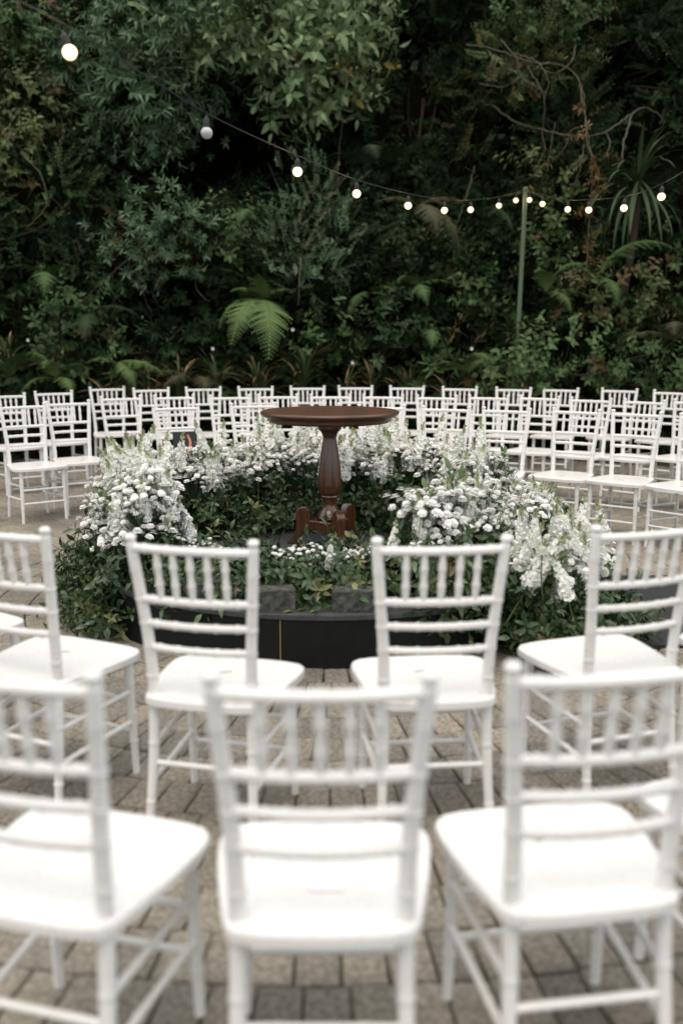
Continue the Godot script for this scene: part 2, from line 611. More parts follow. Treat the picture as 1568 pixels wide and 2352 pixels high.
# ------------------------------------------------------------------ table
func table() -> void:
	var t := base("pedestal_table", Vector3(-0.07, STAGE_H, -5.9))
	t.scale = Vector3(1, 1.02, 1)
	tag(t, "round dark mahogany pedestal table standing on the black stage amid the flowers", "table")
	var g := Geo.new()
	g.lathe([Vector2(0.0, 0.752), Vector2(0.385, 0.752), Vector2(0.395, 0.756), Vector2(0.404, 0.763), Vector2(0.409, 0.771), Vector2(0.409, 0.777), Vector2(0.404, 0.783), Vector2(0.396, 0.7865), Vector2(0.388, 0.786), Vector2(0.38, 0.7845), Vector2(0.2, 0.785), Vector2(0.0, 0.785)], 72)
	part("tabletop", g.mesh(), M.wood_top, t)
	g = Geo.new()
	g.lathe([Vector2(0.33, 0.722), Vector2(0.352, 0.722), Vector2(0.36, 0.727), Vector2(0.362, 0.735), Vector2(0.362, 0.7515)], 72)
	g.lathe([Vector2(0.33, 0.722), Vector2(0.33, 0.752)], 48)
	g.lathe([Vector2(0.0, 0.74), Vector2(0.331, 0.74)], 48)
	part("apron", g.mesh(), M.wood_top, t)
	g = Geo.new()
	var pr := [Vector2(0.0, 0.145), Vector2(0.078, 0.145), Vector2(0.079, 0.158), Vector2(0.074, 0.162), Vector2(0.075, 0.168), Vector2(0.072, 0.174), Vector2(0.068, 0.178), Vector2(0.066, 0.186), Vector2(0.056, 0.198), Vector2(0.048, 0.212), Vector2(0.042, 0.228), Vector2(0.0405, 0.245), Vector2(0.0435, 0.262), Vector2(0.046, 0.272), Vector2(0.053, 0.276), Vector2(0.055, 0.282), Vector2(0.053, 0.289), Vector2(0.048, 0.292), Vector2(0.054, 0.296), Vector2(0.063, 0.303), Vector2(0.069, 0.316), Vector2(0.0715, 0.335), Vector2(0.0715, 0.36), Vector2(0.069, 0.40), Vector2(0.065, 0.445), Vector2(0.060, 0.49), Vector2(0.054, 0.535), Vector2(0.048, 0.575), Vector2(0.043, 0.605), Vector2(0.0405, 0.625), Vector2(0.0405, 0.635), Vector2(0.045, 0.638), Vector2(0.045, 0.643), Vector2(0.046, 0.65), Vector2(0.052, 0.662), Vector2(0.062, 0.672), Vector2(0.070, 0.678), Vector2(0.072, 0.684), Vector2(0.072, 0.739)]
	g.lathe(pr, 96, Vector3.ZERO, Color.WHITE, 16, 0.325, 0.59, 0.0035)
	part("column", g.mesh(), M.wood, t)
	# hub: square block with cut corners
	g = Geo.new()
	var poly := PackedVector2Array()
	for k in 3:
		var a := deg_to_rad([-47.0, 70.0, 184.0][k])
		for e in [[-0.55, 0.115], [-0.3, 0.132], [0.3, 0.132], [0.55, 0.115]]:
			poly.append(Vector2(cos(a + e[0]), sin(a + e[0])) * e[1])
		poly.append(Vector2(cos(a + 1.02), sin(a + 1.02)) * 0.098)
	g.plate(poly, 0.088, 0.1445, 0.005)
	part("hub", g.mesh(), M.wood, t)
	# three scroll feet
	var prof := PackedVector2Array([Vector2(0.10, 0.095), Vector2(0.112, 0.15), Vector2(0.117, 0.185), Vector2(0.128, 0.208), Vector2(0.146, 0.22), Vector2(0.166, 0.222), Vector2(0.186, 0.214), Vector2(0.2, 0.198), Vector2(0.207, 0.172), Vector2(0.206, 0.14), Vector2(0.203, 0.105), Vector2(0.208, 0.07), Vector2(0.222, 0.04), Vector2(0.245, 0.014), Vector2(0.258, 0.0), Vector2(0.212, 0.0), Vector2(0.19, 0.02), Vector2(0.168, 0.05), Vector2(0.148, 0.072), Vector2(0.125, 0.085)])
	var foot := Geo.new()
	var hw := 0.028
	var cen := Vector2(0.165, 0.13)
	var inner := PackedVector2Array()
	for q in prof:
		inner.append(q + (cen - q).normalized() * 0.008)
	var trs := Geometry2D.triangulate_polygon(inner)
	for s in [-1.0, 1.0]:
		var k0 := foot.v.size()
		for q in inner:
			foot.p(Vector3(q.x, q.y, hw * s), Vector3(0, 0, s))
		for k in range(0, trs.size(), 3):
			foot.t(k0 + trs[k], k0 + trs[k + 1], k0 + trs[k + 2])
	var m := prof.size()
	var area := 0.0
	for k in m:
		area += prof[k].cross(prof[(k + 1) % m])
	area *= -1.0
	for k in m:
		var a := prof[k]
		var b := prof[(k + 1) % m]
		var na := (prof[(k + 1) % m] - prof[(k + m - 1) % m]).orthogonal().normalized()
		var nb := (prof[(k + 2) % m] - prof[k]).orthogonal().normalized()
		if area > 0.0:
			na = -na
			nb = -nb
		var ia := inner[k]
		var ib := inner[(k + 1) % m]
		var n3a := Vector3(na.x, na.y, 0)
		var n3b := Vector3(nb.x, nb.y, 0)
		var k0 := foot.p(Vector3(a.x, a.y, -hw + 0.008), n3a); foot.p(Vector3(b.x, b.y, -hw + 0.008), n3b); foot.p(Vector3(b.x, b.y, hw - 0.008), n3b); foot.p(Vector3(a.x, a.y, hw - 0.008), n3a)
		foot.t(k0, k0 + 1, k0 + 2); foot.t(k0, k0 + 2, k0 + 3)
		for s in [-1.0, 1.0]:
			var z := Vector3(0, 0, s)
			k0 = foot.p(Vector3(a.x, a.y, (hw - 0.008) * s), n3a); foot.p(Vector3(b.x, b.y, (hw - 0.008) * s), n3b); foot.p(Vector3(ib.x, ib.y, hw * s), z); foot.p(Vector3(ia.x, ia.y, hw * s), z)
			foot.t(k0, k0 + 1, k0 + 2); foot.t(k0, k0 + 2, k0 + 3)
	var fm := foot.mesh()
	for a in [184.0, 70.0, -47.0]:
		part("foot", fm, M.wood, t, Transform3D(Basis(Vector3.UP, deg_to_rad(-a)), Vector3.ZERO))


# ------------------------------------------------------------------ chairs
func post_at(h: float) -> Vector3:
	var hs := [0.0, 0.25, 0.43, 0.6, 0.75, 0.938]
	var xs := [0.165, 0.156, 0.153, 0.158, 0.170, 0.185]
	var zs := [-0.205, -0.176, -0.165, -0.176, -0.195, -0.222]
	for k in 5:
		if h <= hs[k + 1]:
			var t: float = (h - hs[k]) / (hs[k + 1] - hs[k])
			var a := maxi(k - 1, 0)
			var d := mini(k + 2, 5)
			return Vector3(cubic_interpolate(xs[k], xs[k + 1], xs[a], xs[d], t), h, cubic_interpolate(zs[k], zs[k + 1], zs[a], zs[d], t))
	return Vector3(0.185, h, -0.222)

func ringed(a: Vector3, b: Vector3, r: float, rings: Array, bow := Vector3.ZERO, r1 := -1.0, steps := 8) -> Array:
	# points and radii of a turned bar with small rings at fractions of its length
	var ts := []
	for k in steps + 1:
		ts.append([float(k) / steps, 0.0])
	var ln := a.distance_to(b)
	for f in rings:
		for e in [[-0.006, 0.0], [-0.0035, 0.0022], [0.0035, 0.0022], [0.006, 0.0]]:
			ts.append([f + e[0] / ln, e[1]])
	ts.sort_custom(func(p, q): return p[0] < q[0])
	var pts := []
	var rad := []
	for e in ts:
		var t: float = e[0]
		pts.append(a.lerp(b, t) + bow * (4.0 * t * (1.0 - t)))
		rad.append(lerpf(r, r if r1 < 0 else r1, t) + e[1])
	return [pts, rad]

func make_chair() -> Node3D:
	var c := base("white_chair", Vector3.ZERO)
	# seat
	var g := Geo.new()
	var half := []
	var outline := PackedVector2Array()
	for e in [[0.0, 0.212], [0.08, 0.211], [0.14, 0.206], [0.178, 0.195], [0.197, 0.172], [0.204, 0.14], [0.203, 0.09], [0.196, 0.02], [0.186, -0.05], [0.174, -0.12], [0.163, -0.175], [0.148, -0.2], [0.11, -0.212], [0.05, -0.216]]:
		outline.append(Vector2(e[0] * 1.09, e[1]))
	for k in range(outline.size() - 1, 0, -1):
		outline.append(Vector2(-outline[k].x, outline[k].y))
	var m := outline.size()
	var levels := [[0.0, 0.417, 0.012], [0.0, 0.419, 0.0], [0.0, 0.437, 0.0], [0.0, 0.443, 0.003], [0.0, 0.446, 0.009], [0.0, 0.4465, 0.018]]
	var lb := g.v.size()
	for l in levels:
		for q in outline:
			var inw: Vector2 = q * (1.0 - l[2] / 0.2)
			var up := 0.0
			if l[1] > 0.44: up = 1.0
			elif l[1] > 0.438: up = 0.5
			elif l[1] < 0.418: up = -1.0
			var o := Vector3(q.x, 0, q.y).normalized() * (1.0 - absf(up)) + Vector3.UP * up
			g.p(Vector3(inw.x, l[1], inw.y), o.normalized())
	for l in levels.size() - 1:
		for k in m:
			var a := lb + l * m + k
			var b := lb + l * m + (k + 1) % m
			g.t(a, b, b + m); g.t(a, b + m, a + m)
	for l in [0, levels.size() - 1]:
		var cc := g.p(Vector3(0, 0.417 if l == 0 else 0.4435, 0), Vector3.DOWN if l == 0 else Vector3.UP)
		for k in m:
			g.t(cc, lb + l * m + k, lb + l * m + (k + 1) % m)
	part("seat", g.mesh(), M.paint, c)
	g = Geo.new()
	g.slab(Vector3(0.02, 0.0018, 0.0045), 0.001, Transform3D(Basis(Vector3.UP, 0.5), Vector3(0.01, 0.4452, 0.055)))
	part("seat_slot", g.mesh(), M.slot, c)
	# rear legs rising into the back posts, knob on top
	for s in [-1.0, 1.0]:
		var hs := []
		for k in 24:
			hs.append([0.908 * k / 23.0, 0.0])
		for f in [0.11, 0.29, 0.415, 0.5, 0.592, 0.667, 0.742, 0.83]:
			for e in [[-0.006, 0.0], [-0.0035, 0.0021], [0.0035, 0.0021], [0.006, 0.0]]:
				hs.append([f + e[0], e[1]])
		hs.sort_custom(func(p, q): return p[0] < q[0])
		var pts := []
		var rad := []
		for e in hs:
			var q := post_at(e[0])
			pts.append(Vector3(q.x * s, q.y, q.z))
			var r := lerpf(0.0125, 0.0172, clampf(e[0] / 0.35, 0, 1)) if e[0] < 0.45 else lerpf(0.0172, 0.0158, (e[0] - 0.45) / 0.45)
			rad.append(r + e[1])
		g = Geo.new()
		g.tube(pts, rad, 12)
		var post := part("back_post", g.mesh(), M.paint, c)
		pts = []
		rad = []
		for e in [[0.9075, 0.0135], [0.911, 0.0125], [0.9145, 0.0115], [0.918, 0.0135], [0.9225, 0.0165], [0.927, 0.0174], [0.9315, 0.0162], [0.935, 0.0125], [0.9375, 0.0065], [0.938, 0.0005]]:
			var q := post_at(e[0])
			pts.append(Vector3(q.x * s, q.y, q.z))
			rad.append(e[1])
		g = Geo.new()
		g.tube(pts, rad, 12)
		part("knob", g.mesh(), M.paint, post)
		var bar := ringed(Vector3(0.178 * s, 0.0, 0.178), Vector3(0.172 * s, 0.42, 0.16), 0.0118, [0.28, 0.52, 0.78, 0.95], Vector3.ZERO, 0.0165, 6)
		g = Geo.new()
		g.tube(bar[0], bar[1], 12)
		part("front_leg", g.mesh(), M.paint, c)
		for h in [0.19, 0.3]:
			var q := post_at(h - 0.02)
			bar = ringed(Vector3(q.x * s, q.y, q.z), Vector3(0.175 * s, h, 0.168), 0.0092, [0.3, 0.7], Vector3.ZERO, -1.0, 4)
			g = Geo.new()
			g.tube(bar[0], bar[1], 9)
			part("side_stretcher", g.mesh(), M.paint, c)
	for h in [0.155, 0.265]:
		var bar := ringed(Vector3(-0.175, h, 0.171), Vector3(0.175, h, 0.171), 0.0092, [0.3, 0.7], Vector3.ZERO, -1.0, 4)
		g = Geo.new()
		g.tube(bar[0], bar[1], 9)
		part("front_stretcher", g.mesh(), M.paint, c)
	var q0 := post_at(0.23)
	var bar0 := ringed(Vector3(-q0.x, q0.y, q0.z), q0, 0.0095, [0.25, 0.75], Vector3.ZERO, -1.0, 4)
	g = Geo.new()
	g.tube(bar0[0], bar0[1], 9)
	part("rear_stretcher", g.mesh(), M.paint, c)
	var bow := Vector3(0, 0, -0.022)
	for e in [[0.897, 0.0128, "top_rail"], [0.742, 0.0122, "back_rail"], [0.667, 0.0115, "back_rail"], [0.592, 0.0115, "back_rail"]]:
		var q := post_at(e[0])
		var bar := ringed(Vector3(-q.x, q.y, q.z), q, e[1], [0.12, 0.31, 0.5, 0.69, 0.88], bow, -1.0, 14)
		g = Geo.new()
		g.tube(bar[0], bar[1], 10)
		part(e[2], g.mesh(), M.paint, c)
	for k in 5:
		var f := (k - 2) * 0.29
		var q1 := post_at(0.742)
		var q2 := post_at(0.897)
		var bz := bow * (1.0 - f * f)
		var a := Vector3(q1.x * f * 1.02, 0.745, q1.z) + bz
		var b := Vector3(q2.x * f * 0.97, 0.894, q2.z) + bz
		var pts := []
		var rad := []
		for e in [[0.0, 0.0085], [0.1, 0.009], [0.22, 0.0108], [0.29, 0.0112], [0.31, 0.0125], [0.34, 0.0125], [0.36, 0.0108], [0.5, 0.0092], [0.64, 0.0108], [0.66, 0.0125], [0.69, 0.0125], [0.71, 0.0112], [0.78, 0.0105], [0.9, 0.0088], [1.0, 0.0085]]:
			pts.append(a.lerp(b, e[0]))
			rad.append(e[1])
		g = Geo.new()
		g.tube(pts, rad, 9)
		part("spindle", g.mesh(), M.paint, c)
	return c

func chairs() -> void:
	M.slot = mat(lin(0.38, 0.37, 0.36), 0.6)
	var proto := make_chair()
	var rows := [
		["farthest row against the greenery, %s from left", "chairs of the farthest row", [
			[-3.09, -9.48, 38], [-2.77, -9.91, 32], [-2.45, -10.72, 25], [-1.95, -10.49, 21], [-1.44, -10.66, 15], [-0.90, -10.75, 9], [-0.36, -10.86, 3], [0.15, -10.93, -2], [0.69, -10.88, -8], [1.23, -10.71, -14], [1.77, -10.58, -20], [2.24, -10.52, -25], [2.81, -10.40, -31], [3.22, -10.03, -37]]],
		["middle row beyond the stage, %s from left", "chairs of the middle far row", [
			[-1.93, -9.08, 29], [-1.49, -9.23, 22], [-0.99, -9.20, 15], [-0.57, -9.32, 8], [-0.10, -9.31, 1], [0.37, -9.28, -7], [0.83, -9.16, -14], [1.29, -9.18, -21], [1.73, -9.11, -28], [2.11, -8.83, -35], [2.50, -8.62, -41], [2.91, -8.56, -46]]],
		["far row just behind the flowers, %s from left", "chairs of the innermost far row", [
			[-2.49, -8.07, 36], [-2.22, -8.42, 33], [-1.24, -7.86, 24], [-0.67, -8.09, 14], [-0.19, -8.01, 3], [0.30, -7.89, -7], [0.76, -7.71, -17], [1.18, -7.57, -25], [1.67, -7.48, -33], [2.05, -7.25, -38], [2.40, -6.93, -48]]],
		["second-nearest row facing the stage, %s from left", "chairs of the near row facing the stage", [
			[-1.45, -3.56, 148], [-0.94, -3.17, 155], [-0.365, -2.965, 166], [0.262, -2.98, 185], [0.855, -3.19, 199], [1.46, -3.39, 220]]],
		["blurred row nearest the viewer, %s from left", "blurred chairs nearest the viewer", [
			[-0.535, -1.87, 164], [-0.036, -1.825, 180], [0.445, -1.90, 189], [0.945, -2.08, 197]]],
	]
	var first := true
	for row in rows:
		for k in row[2].size():
			var e: Array = row[2][k]
			var c: Node3D = proto
			if not first:
				c = proto.duplicate()
				c.name = numbered("white_chair")
				add_child(c, true)
			first = false
			c.position = Vector3(e[0], 0, e[1])
			if e[1] < -2.5:
				c.position -= Vector3(sin(deg_to_rad(e[2])), 0, cos(deg_to_rad(e[2]))) * (0.028 if e[1] < -4.0 else 0.015)
			c.rotation.y = deg_to_rad(e[2] + rf(-1.2, 1.2) * (0.0 if e[1] > -4 else 1.0))
			tag(c, "white spindle-back chair in the " + (row[0] % (ORD[k])), "chair", row[1])


# ------------------------------------------------------------------ string lights
func lights() -> void:
	var b := [[Vector3(-0.975, 2.49, 3.58), true], [Vector3(-0.61, 2.39, 4.51), false], [Vector3(-0.24, 2.366, 5.44), true], [Vector3(0.097, 2.377, 6.37), true], [Vector3(0.488, 2.42, 7.3), true], [Vector3(0.849, 2.5, 8.23), true], [Vector3(1.186, 2.62, 9.16), true], [Vector3(1.593, 2.775, 10.09), true], [Vector3(1.927, 2.95, 11.02), true],
		[Vector3(2.073, 2.953, 11.0), true], [Vector3(2.046, 2.80, 10.15), true], [Vector3(2.11, 2.64, 9.3), true], [Vector3(2.095, 2.53, 8.45), true], [Vector3(2.153, 2.44, 7.6), true], [Vector3(2.166, 2.41, 6.75), true]]
	var s := 0.1757
	var c := 0.9845
	var pts := []
	for e in b:
		var q: Vector3 = e[0]
		# q.z is the depth along the view axis; turn it into a place
		var h := 1.48 - q.y
		pts.append(Vector3(q.x, q.y, -(q.z - h * s) / c))
	var top := Vector3(2.03, 3.07, -11.45)
	var labels := ["large lit bulb hanging at the top left, nearest of the string", "unlit white bulb, second along the left string", "lit bulb in front of the fine-leaved round bush, third along the left string", "lit bulb right of the round bush, fourth along the left string", "lit bulb above the brownish fern, fifth along the left string", "lit bulb, sixth along the left string, lowest part of the wire", "lit bulb, seventh along the left string towards the pole", "lit bulb, eighth along the left string, last but one before the pole", "lit bulb just left of the top of the green pole",
		"lit bulb just right of the top of the green pole", "lit bulb, second to the right of the green pole", "lit bulb, third to the right of the green pole", "lit bulb, fourth to the right of the green pole", "lit bulb in front of the spiky palm, fifth right of the pole", "lit bulb at the right edge, beyond the spiky palm"]
	var bg := Geo.new()
	bg.lathe([Vector2(0.0, -0.03), Vector2(0.009, -0.0287), Vector2(0.0175, -0.0245), Vector2(0.0245, -0.0175), Vector2(0.029, -0.0085), Vector2(0.0305, 0.0), Vector2(0.029, 0.0085), Vector2(0.025, 0.0165), Vector2(0.019, 0.0225), Vector2(0.0145, 0.027)], 20)
	var bm := bg.mesh()
	var sg := Geo.new()
	sg.lathe([Vector2(0.0, 0.03), Vector2(0.0165, 0.03), Vector2(0.0175, 0.036), Vector2(0.0175, 0.066), Vector2(0.014, 0.074), Vector2(0.006, 0.08), Vector2(0.004, 0.092), Vector2(0.0, 0.092)], 14)
	var sm := sg.mesh()
	for k in pts.size():
		var o := base("string_light_bulb", pts[k])
		tag(o, labels[k], "light bulb", "bulbs of the string lights")
		part("bulb", bm, M.bulb if b[k][1] else M.bulb_off, o, Transform3D(Basis().scaled(Vector3.ONE * 0.88), Vector3(0, 0.004, 0)))
		part("lamp_socket", sm, M.black, o, Transform3D(Basis().scaled(Vector3(0.85, 0.9, 0.85)), Vector3(0, -0.002, 0)))
		if k == 0:
			o.rotation = Vector3(0, 0, 0.3)
		if b[k][1]:
			var l := OmniLight3D.new()
			l.name = "bulb_light"
			l.light_color = Color(1.0, 0.84, 0.6)
			l.light_energy = 0.012
			l.light_size = 0.025
			l.omni_range = 20.0
			l.omni_attenuation = 2.0
			l.shadow_enabled = true
			o.add_child(l)
	# wires
	var up := Vector3(0, 0.09, 0)
	var left := [pts[0] + Vector3(-1.1, 0.66, 2.79), pts[0] + Vector3(-0.366, 0.16, 0.93)]
	for k in 9:
		left.append(pts[k] + up)
	left.append(top)
	var right := [top]
	for k in range(9, 15):
		right.append(pts[k] + up)
	right.append(pts[14] + up + Vector3(0.02, 0.06, 0.85))
	right.append(pts[14] + up + Vector3(0.04, 0.2, 1.7))
	var wl := ["thin black wire of the left string of bulbs, rising to the upper left", "thin black wire of the right string of bulbs, running from the pole to the right"]
	for w in 2:
		var cv := Curve3D.new()
		var src: Array = left if w == 0 else right
		for k in src.size():
			var d: Vector3 = (src[mini(k + 1, src.size() - 1)] - src[maxi(k - 1, 0)]) / 6.0
			cv.add_point(src[k], -d, d)
		var wp := []
		var wr := []
		var ln := cv.get_baked_length()
		var steps := 90
		for k in steps + 1:
			wp.append(cv.sample_baked(ln * k / steps, true))
			wr.append(0.003)
		var g := Geo.new()
		g.tube(wp, wr, 6)
		tag(solo("light_wire", g.mesh(), M.black), wl[w], "wire", "wires of the string lights")
	# pole
	var p := base("lamp_pole", Vector3(1.955, 0, -11.45))
	tag(p, "slim green metal pole holding up the string lights, leaning slightly right", "pole")
	var g := Geo.new()
	g.tube([Vector3(0, 0, 0), Vector3(0.04, 1.5, 0), Vector3(0.075, 3.06, 0)], [0.027, 0.026, 0.025], 14)
	part("shaft", g.mesh(), M.pole, p)
	g = Geo.new()
	g.lathe([Vector2(0.0, 3.05), Vector2(0.029, 3.05), Vector2(0.03, 3.08), Vector2(0.022, 3.095), Vector2(0.0, 3.1)], 14, Vector3(0.075, 0, 0))
	part("cap", g.mesh(), M.pole, p)


# ------------------------------------------------------------------ small things
func small_things() -> void:
	# stones on the stage rim
	var st := [[Vector3(-0.64, STAGE_H, -4.6), 0.5, 0.21, "grey rough stone block on the stage rim, leftmost of three"], [Vector3(-0.33, STAGE_H, -4.45), 0.12, 0.23, "grey rough stone block on the stage rim, middle of three"], [Vector3(0.06, STAGE_H, -4.44), -0.05, 0.2, "dark greenish stone block on the stage rim, rightmost of three"]]
	for e in st:
		var g := Geo.new()
		var hw: float = e[2] * 0.5
		var pts := PackedVector2Array()
		for q in [Vector2(-hw, -0.05), Vector2(-0.3 * hw, -0.054), Vector2(0.4 * hw, -0.049), Vector2(hw, -0.051), Vector2(hw * 1.02, 0.01), Vector2(hw, 0.05), Vector2(0.3 * hw, 0.047), Vector2(-0.5 * hw, 0.053), Vector2(-hw, 0.048), Vector2(-hw * 0.97, 0.0)]:
			pts.append(q + Vector2(rf(-0.003, 0.003), rf(-0.003, 0.003)))
		g.plate(pts, 0.0, 0.098, 0.007)
		tag(solo("stone_block", g.mesh(), M.stone, Transform3D(Basis(Vector3.UP, e[1]), e[0] + Vector3(0, 0.001, 0))), e[3], "stone", "stone blocks on the stage rim")
	# runner carpet to the right, roll on the left
	var cg := Geo.new()
	var nx := 24
	var nz := 12
	for j in nz + 1:
		for k in nx + 1:
			var x := 1.28 + 4.2 * k / nx
			var z := -6.06 + 1.44 * j / nz
			cg.p(Vector3(x, 0.012 + 0.004 * sin(x * 3.1 + z * 2.0) + (0.012 * pow(sin(x * 1.7), 8.0) if j == nz else 0.0), z), Vector3.UP)
	for j in nz:
		for k in nx:
			var a := j * (nx + 1) + k
			cg.t(a, a + 1, a + nx + 2); cg.t(a, a + nx + 2, a + nx + 1)
	cg.face(Vector3(1.28, 0, -4.62), Vector3(5.48, 0, -4.62), Vector3(5.48, 0.012, -4.62), Vector3(1.28, 0.012, -4.62), Color.WHITE, Vector3.BACK)
	tag(solo("carpet_runner", cg.mesh(), M.carpet), "charcoal carpet runner on the pavers right of the stage", "carpet")
	var rg := Geo.new()
	var sp := []
	for k in 100:
		var a := k * 0.26
		var r := 0.012 + 0.058 * k / 99.0
		sp.append(Vector2(cos(a) * r, sin(a) * r))
	for k in 99:
		for l in 1:
			var a: Vector2 = sp[k]
			var b: Vector2 = sp[k + 1]
			var oa := Vector3(a.x, a.y, 0)
			var ob := Vector3(b.x, b.y, 0)
			var ln := Vector3(0, 0, -1.1)
			var ta := oa.normalized() * 0.0075
			var tb := ob.normalized() * 0.0075
			rg.face(oa, ob, ob + ln, oa + ln, Color.WHITE, -oa)
			rg.face(oa + ta, ob + tb, ob + tb + ln, oa + ta + ln, Color.WHITE, oa)
			rg.face(oa, ob, ob + tb, oa + ta, Color.WHITE, Vector3.BACK)
			rg.face(oa + ln, ob + ln, ob + tb + ln, oa + ta + ln, Color.WHITE, Vector3.FORWARD)
	tag(solo("carpet_roll", rg.mesh(), M.carpet, Transform3D(Basis(Vector3.UP, -0.12), Vector3(-1.4, 0.078, -5.12))), "rolled up charcoal carpet lying under the leaves left of the stage", "carpet roll")
	# photo print on a far chair: dark ground, pale figure
	var im := Image.create(96, 120, false, Image.FORMAT_RGBA8)
	for y in 120:
		for x in 96:
			var u := x / 96.0
			var v := y / 120.0
			var c := Color(0.055, 0.045, 0.05).lerp(Color(0.11, 0.06, 0.04), clampf(1.2 * v * (1.0 - absf(u - 0.3)), 0, 1))
			if Vector2((u - 0.86) * 1.2, v - 0.3).length() < 0.035 + 0.02 * sin(u * 60.0): c = Color(0.4, 0.3, 0.12)
			var arm := absf(u - (0.5 + 0.17 * sin(v * 5.2)))
			if v > 0.06 and v < 0.62 and arm < 0.045 + 0.025 * v: c = Color(0.78, 0.5, 0.4)
			if Vector2(u - 0.5, (v - 0.12) * 1.3).length() < 0.075: c = Color(0.35, 0.14, 0.08)
			if Vector2((u - 0.62) * 0.9, v - 0.86).length() < 0.26: c = Color(0.85, 0.82, 0.8)
			im.set_pixel(x, y, c)
	var pm := mat(Color.WHITE, 0.35)
	pm.albedo_texture = ImageTexture.create_from_image(im)
	var pb := base("photo_print", Vector3(-1.225, 0.452, -7.87), deg_to_rad(20))
	pb.scale = Vector3(1.2, 1.38, 1.2)
	tag(pb, "dark photo print of a pale figure leaning on a far chair behind the flowers", "photo")
	var fg := Geo.new()
	fg.slab(Vector3(0.085, 0.003, 0.106), 0.001, Transform3D(Basis(Vector3.RIGHT, PI / 2 - 0.22), Vector3(0, 0.1, -0.02)))
	part("backing", fg.mesh(), M.black, pb)
	fg = Geo.new()
	var rot := Basis(Vector3.RIGHT, -0.22)
	fg.face(rot * Vector3(-0.081, 0.102, 0.0), rot * Vector3(0.081, 0.102, 0.0), rot * Vector3(0.081, -0.102, 0.0), rot * Vector3(-0.081, -0.102, 0.0), Color.WHITE, Vector3.BACK)
	part("print", fg.mesh(), pm, pb, Transform3D(Basis(), Vector3(0, 0.1, -0.02) + rot * Vector3(0, 0, 0.0045)))
	# white card on the nearest middle seat
	var wg := Geo.new()
	wg.slab(Vector3(0.033, 0.002, 0.042), 0.0008, Transform3D())
	tag(solo("white_card", wg.mesh(), mat(lin(0.84, 0.84, 0.84), 0.6), Transform3D(Basis(Vector3.UP, 0.03), Vector3(-0.03, 0.4488, -1.79))), "small white card lying on the seat of the blurred middle chair", "card")
	# fallen leaves
	var lg := []
	for cc in [Color(0.16, 0.17, 0.05), Color(0.35, 0.14, 0.03), Color(0.05, 0.085, 0.025)]:
		var g := Geo.new()
		g.leaf(Vector3(0, 0.004, 0), Vector3(1, 0, 0), Vector3.UP, 0.055, 0.026, 0.1, 0.2, cc)
		lg.append(g.mesh())
	var fl := [[-0.16, STAGE_H, -4.42, 2, "leaf lying on the stage rim below the middle stone"], [-0.22, STAGE_H, -4.39, 0, "yellowish leaf on the stage rim left of the front joint"], [-0.1, STAGE_H, -4.4, 0, "yellowish leaf on the stage rim right of the front joint"], [0.1, STAGE_H, -4.42, 1, "orange leaf on the stage rim below the dark stone"], [-0.34, STAGE_H, -4.41, 2, "green leaf on the stage rim below the left stones"], [0.72, 0.0, -1.98, 1, "orange fallen leaf on the pavers between the nearest chairs at right"], [-0.32, 0.0, -2.62, 0, "yellow fallen leaf on the pavers under the left middle chair"], [-1.6, 0.0, -5.9, 2, "green fallen leaf on the pavers left of the flowers"], [1.75, 0.0, -6.7, 0, "yellowish fallen leaf on the pavers right of the flowers"], [0.3, STAGE_H, -5.5, 0, "dry leaf lying on the stage right of the table"]]
	for e in fl:
		tag(solo("fallen_leaf", lg[e[3]], M.leaf, Transform3D(Basis(Vector3.UP, rf(0, TAU)), Vector3(e[0], e[1] + 0.002, e[2]))), e[4], "leaf", "fallen leaves")


# ------------------------------------------------------------------ flowers
func petal(g: Geo, a: Vector3, dir: Vector3, up: Vector3, ln: float, w: float, c: Color) -> void:
	dir = dir.normalized()
	var s := dir.cross(up).normalized()
	var nn := s.cross(dir).normalized()
	var m := a + dir * ln * 0.6 + nn * ln * 0.12
	var e := a + dir * ln - nn * ln * 0.1
	var k := g.p(a, nn, c)
	g.p(m + s * w * 0.5, (nn - dir * 0.2 + s * 0.3).normalized(), c); g.p(m - s * w * 0.5, (nn - dir * 0.2 - s * 0.3).normalized(), c)
	g.p(e + s * w * 0.28, (nn + dir * 0.5).normalized(), c); g.p(e - s * w * 0.28, (nn + dir * 0.5).normalized(), c)
	g.t(k, k + 1, k + 2); g.t(k + 1, k + 3, k + 4); g.t(k + 1, k + 4, k + 2)

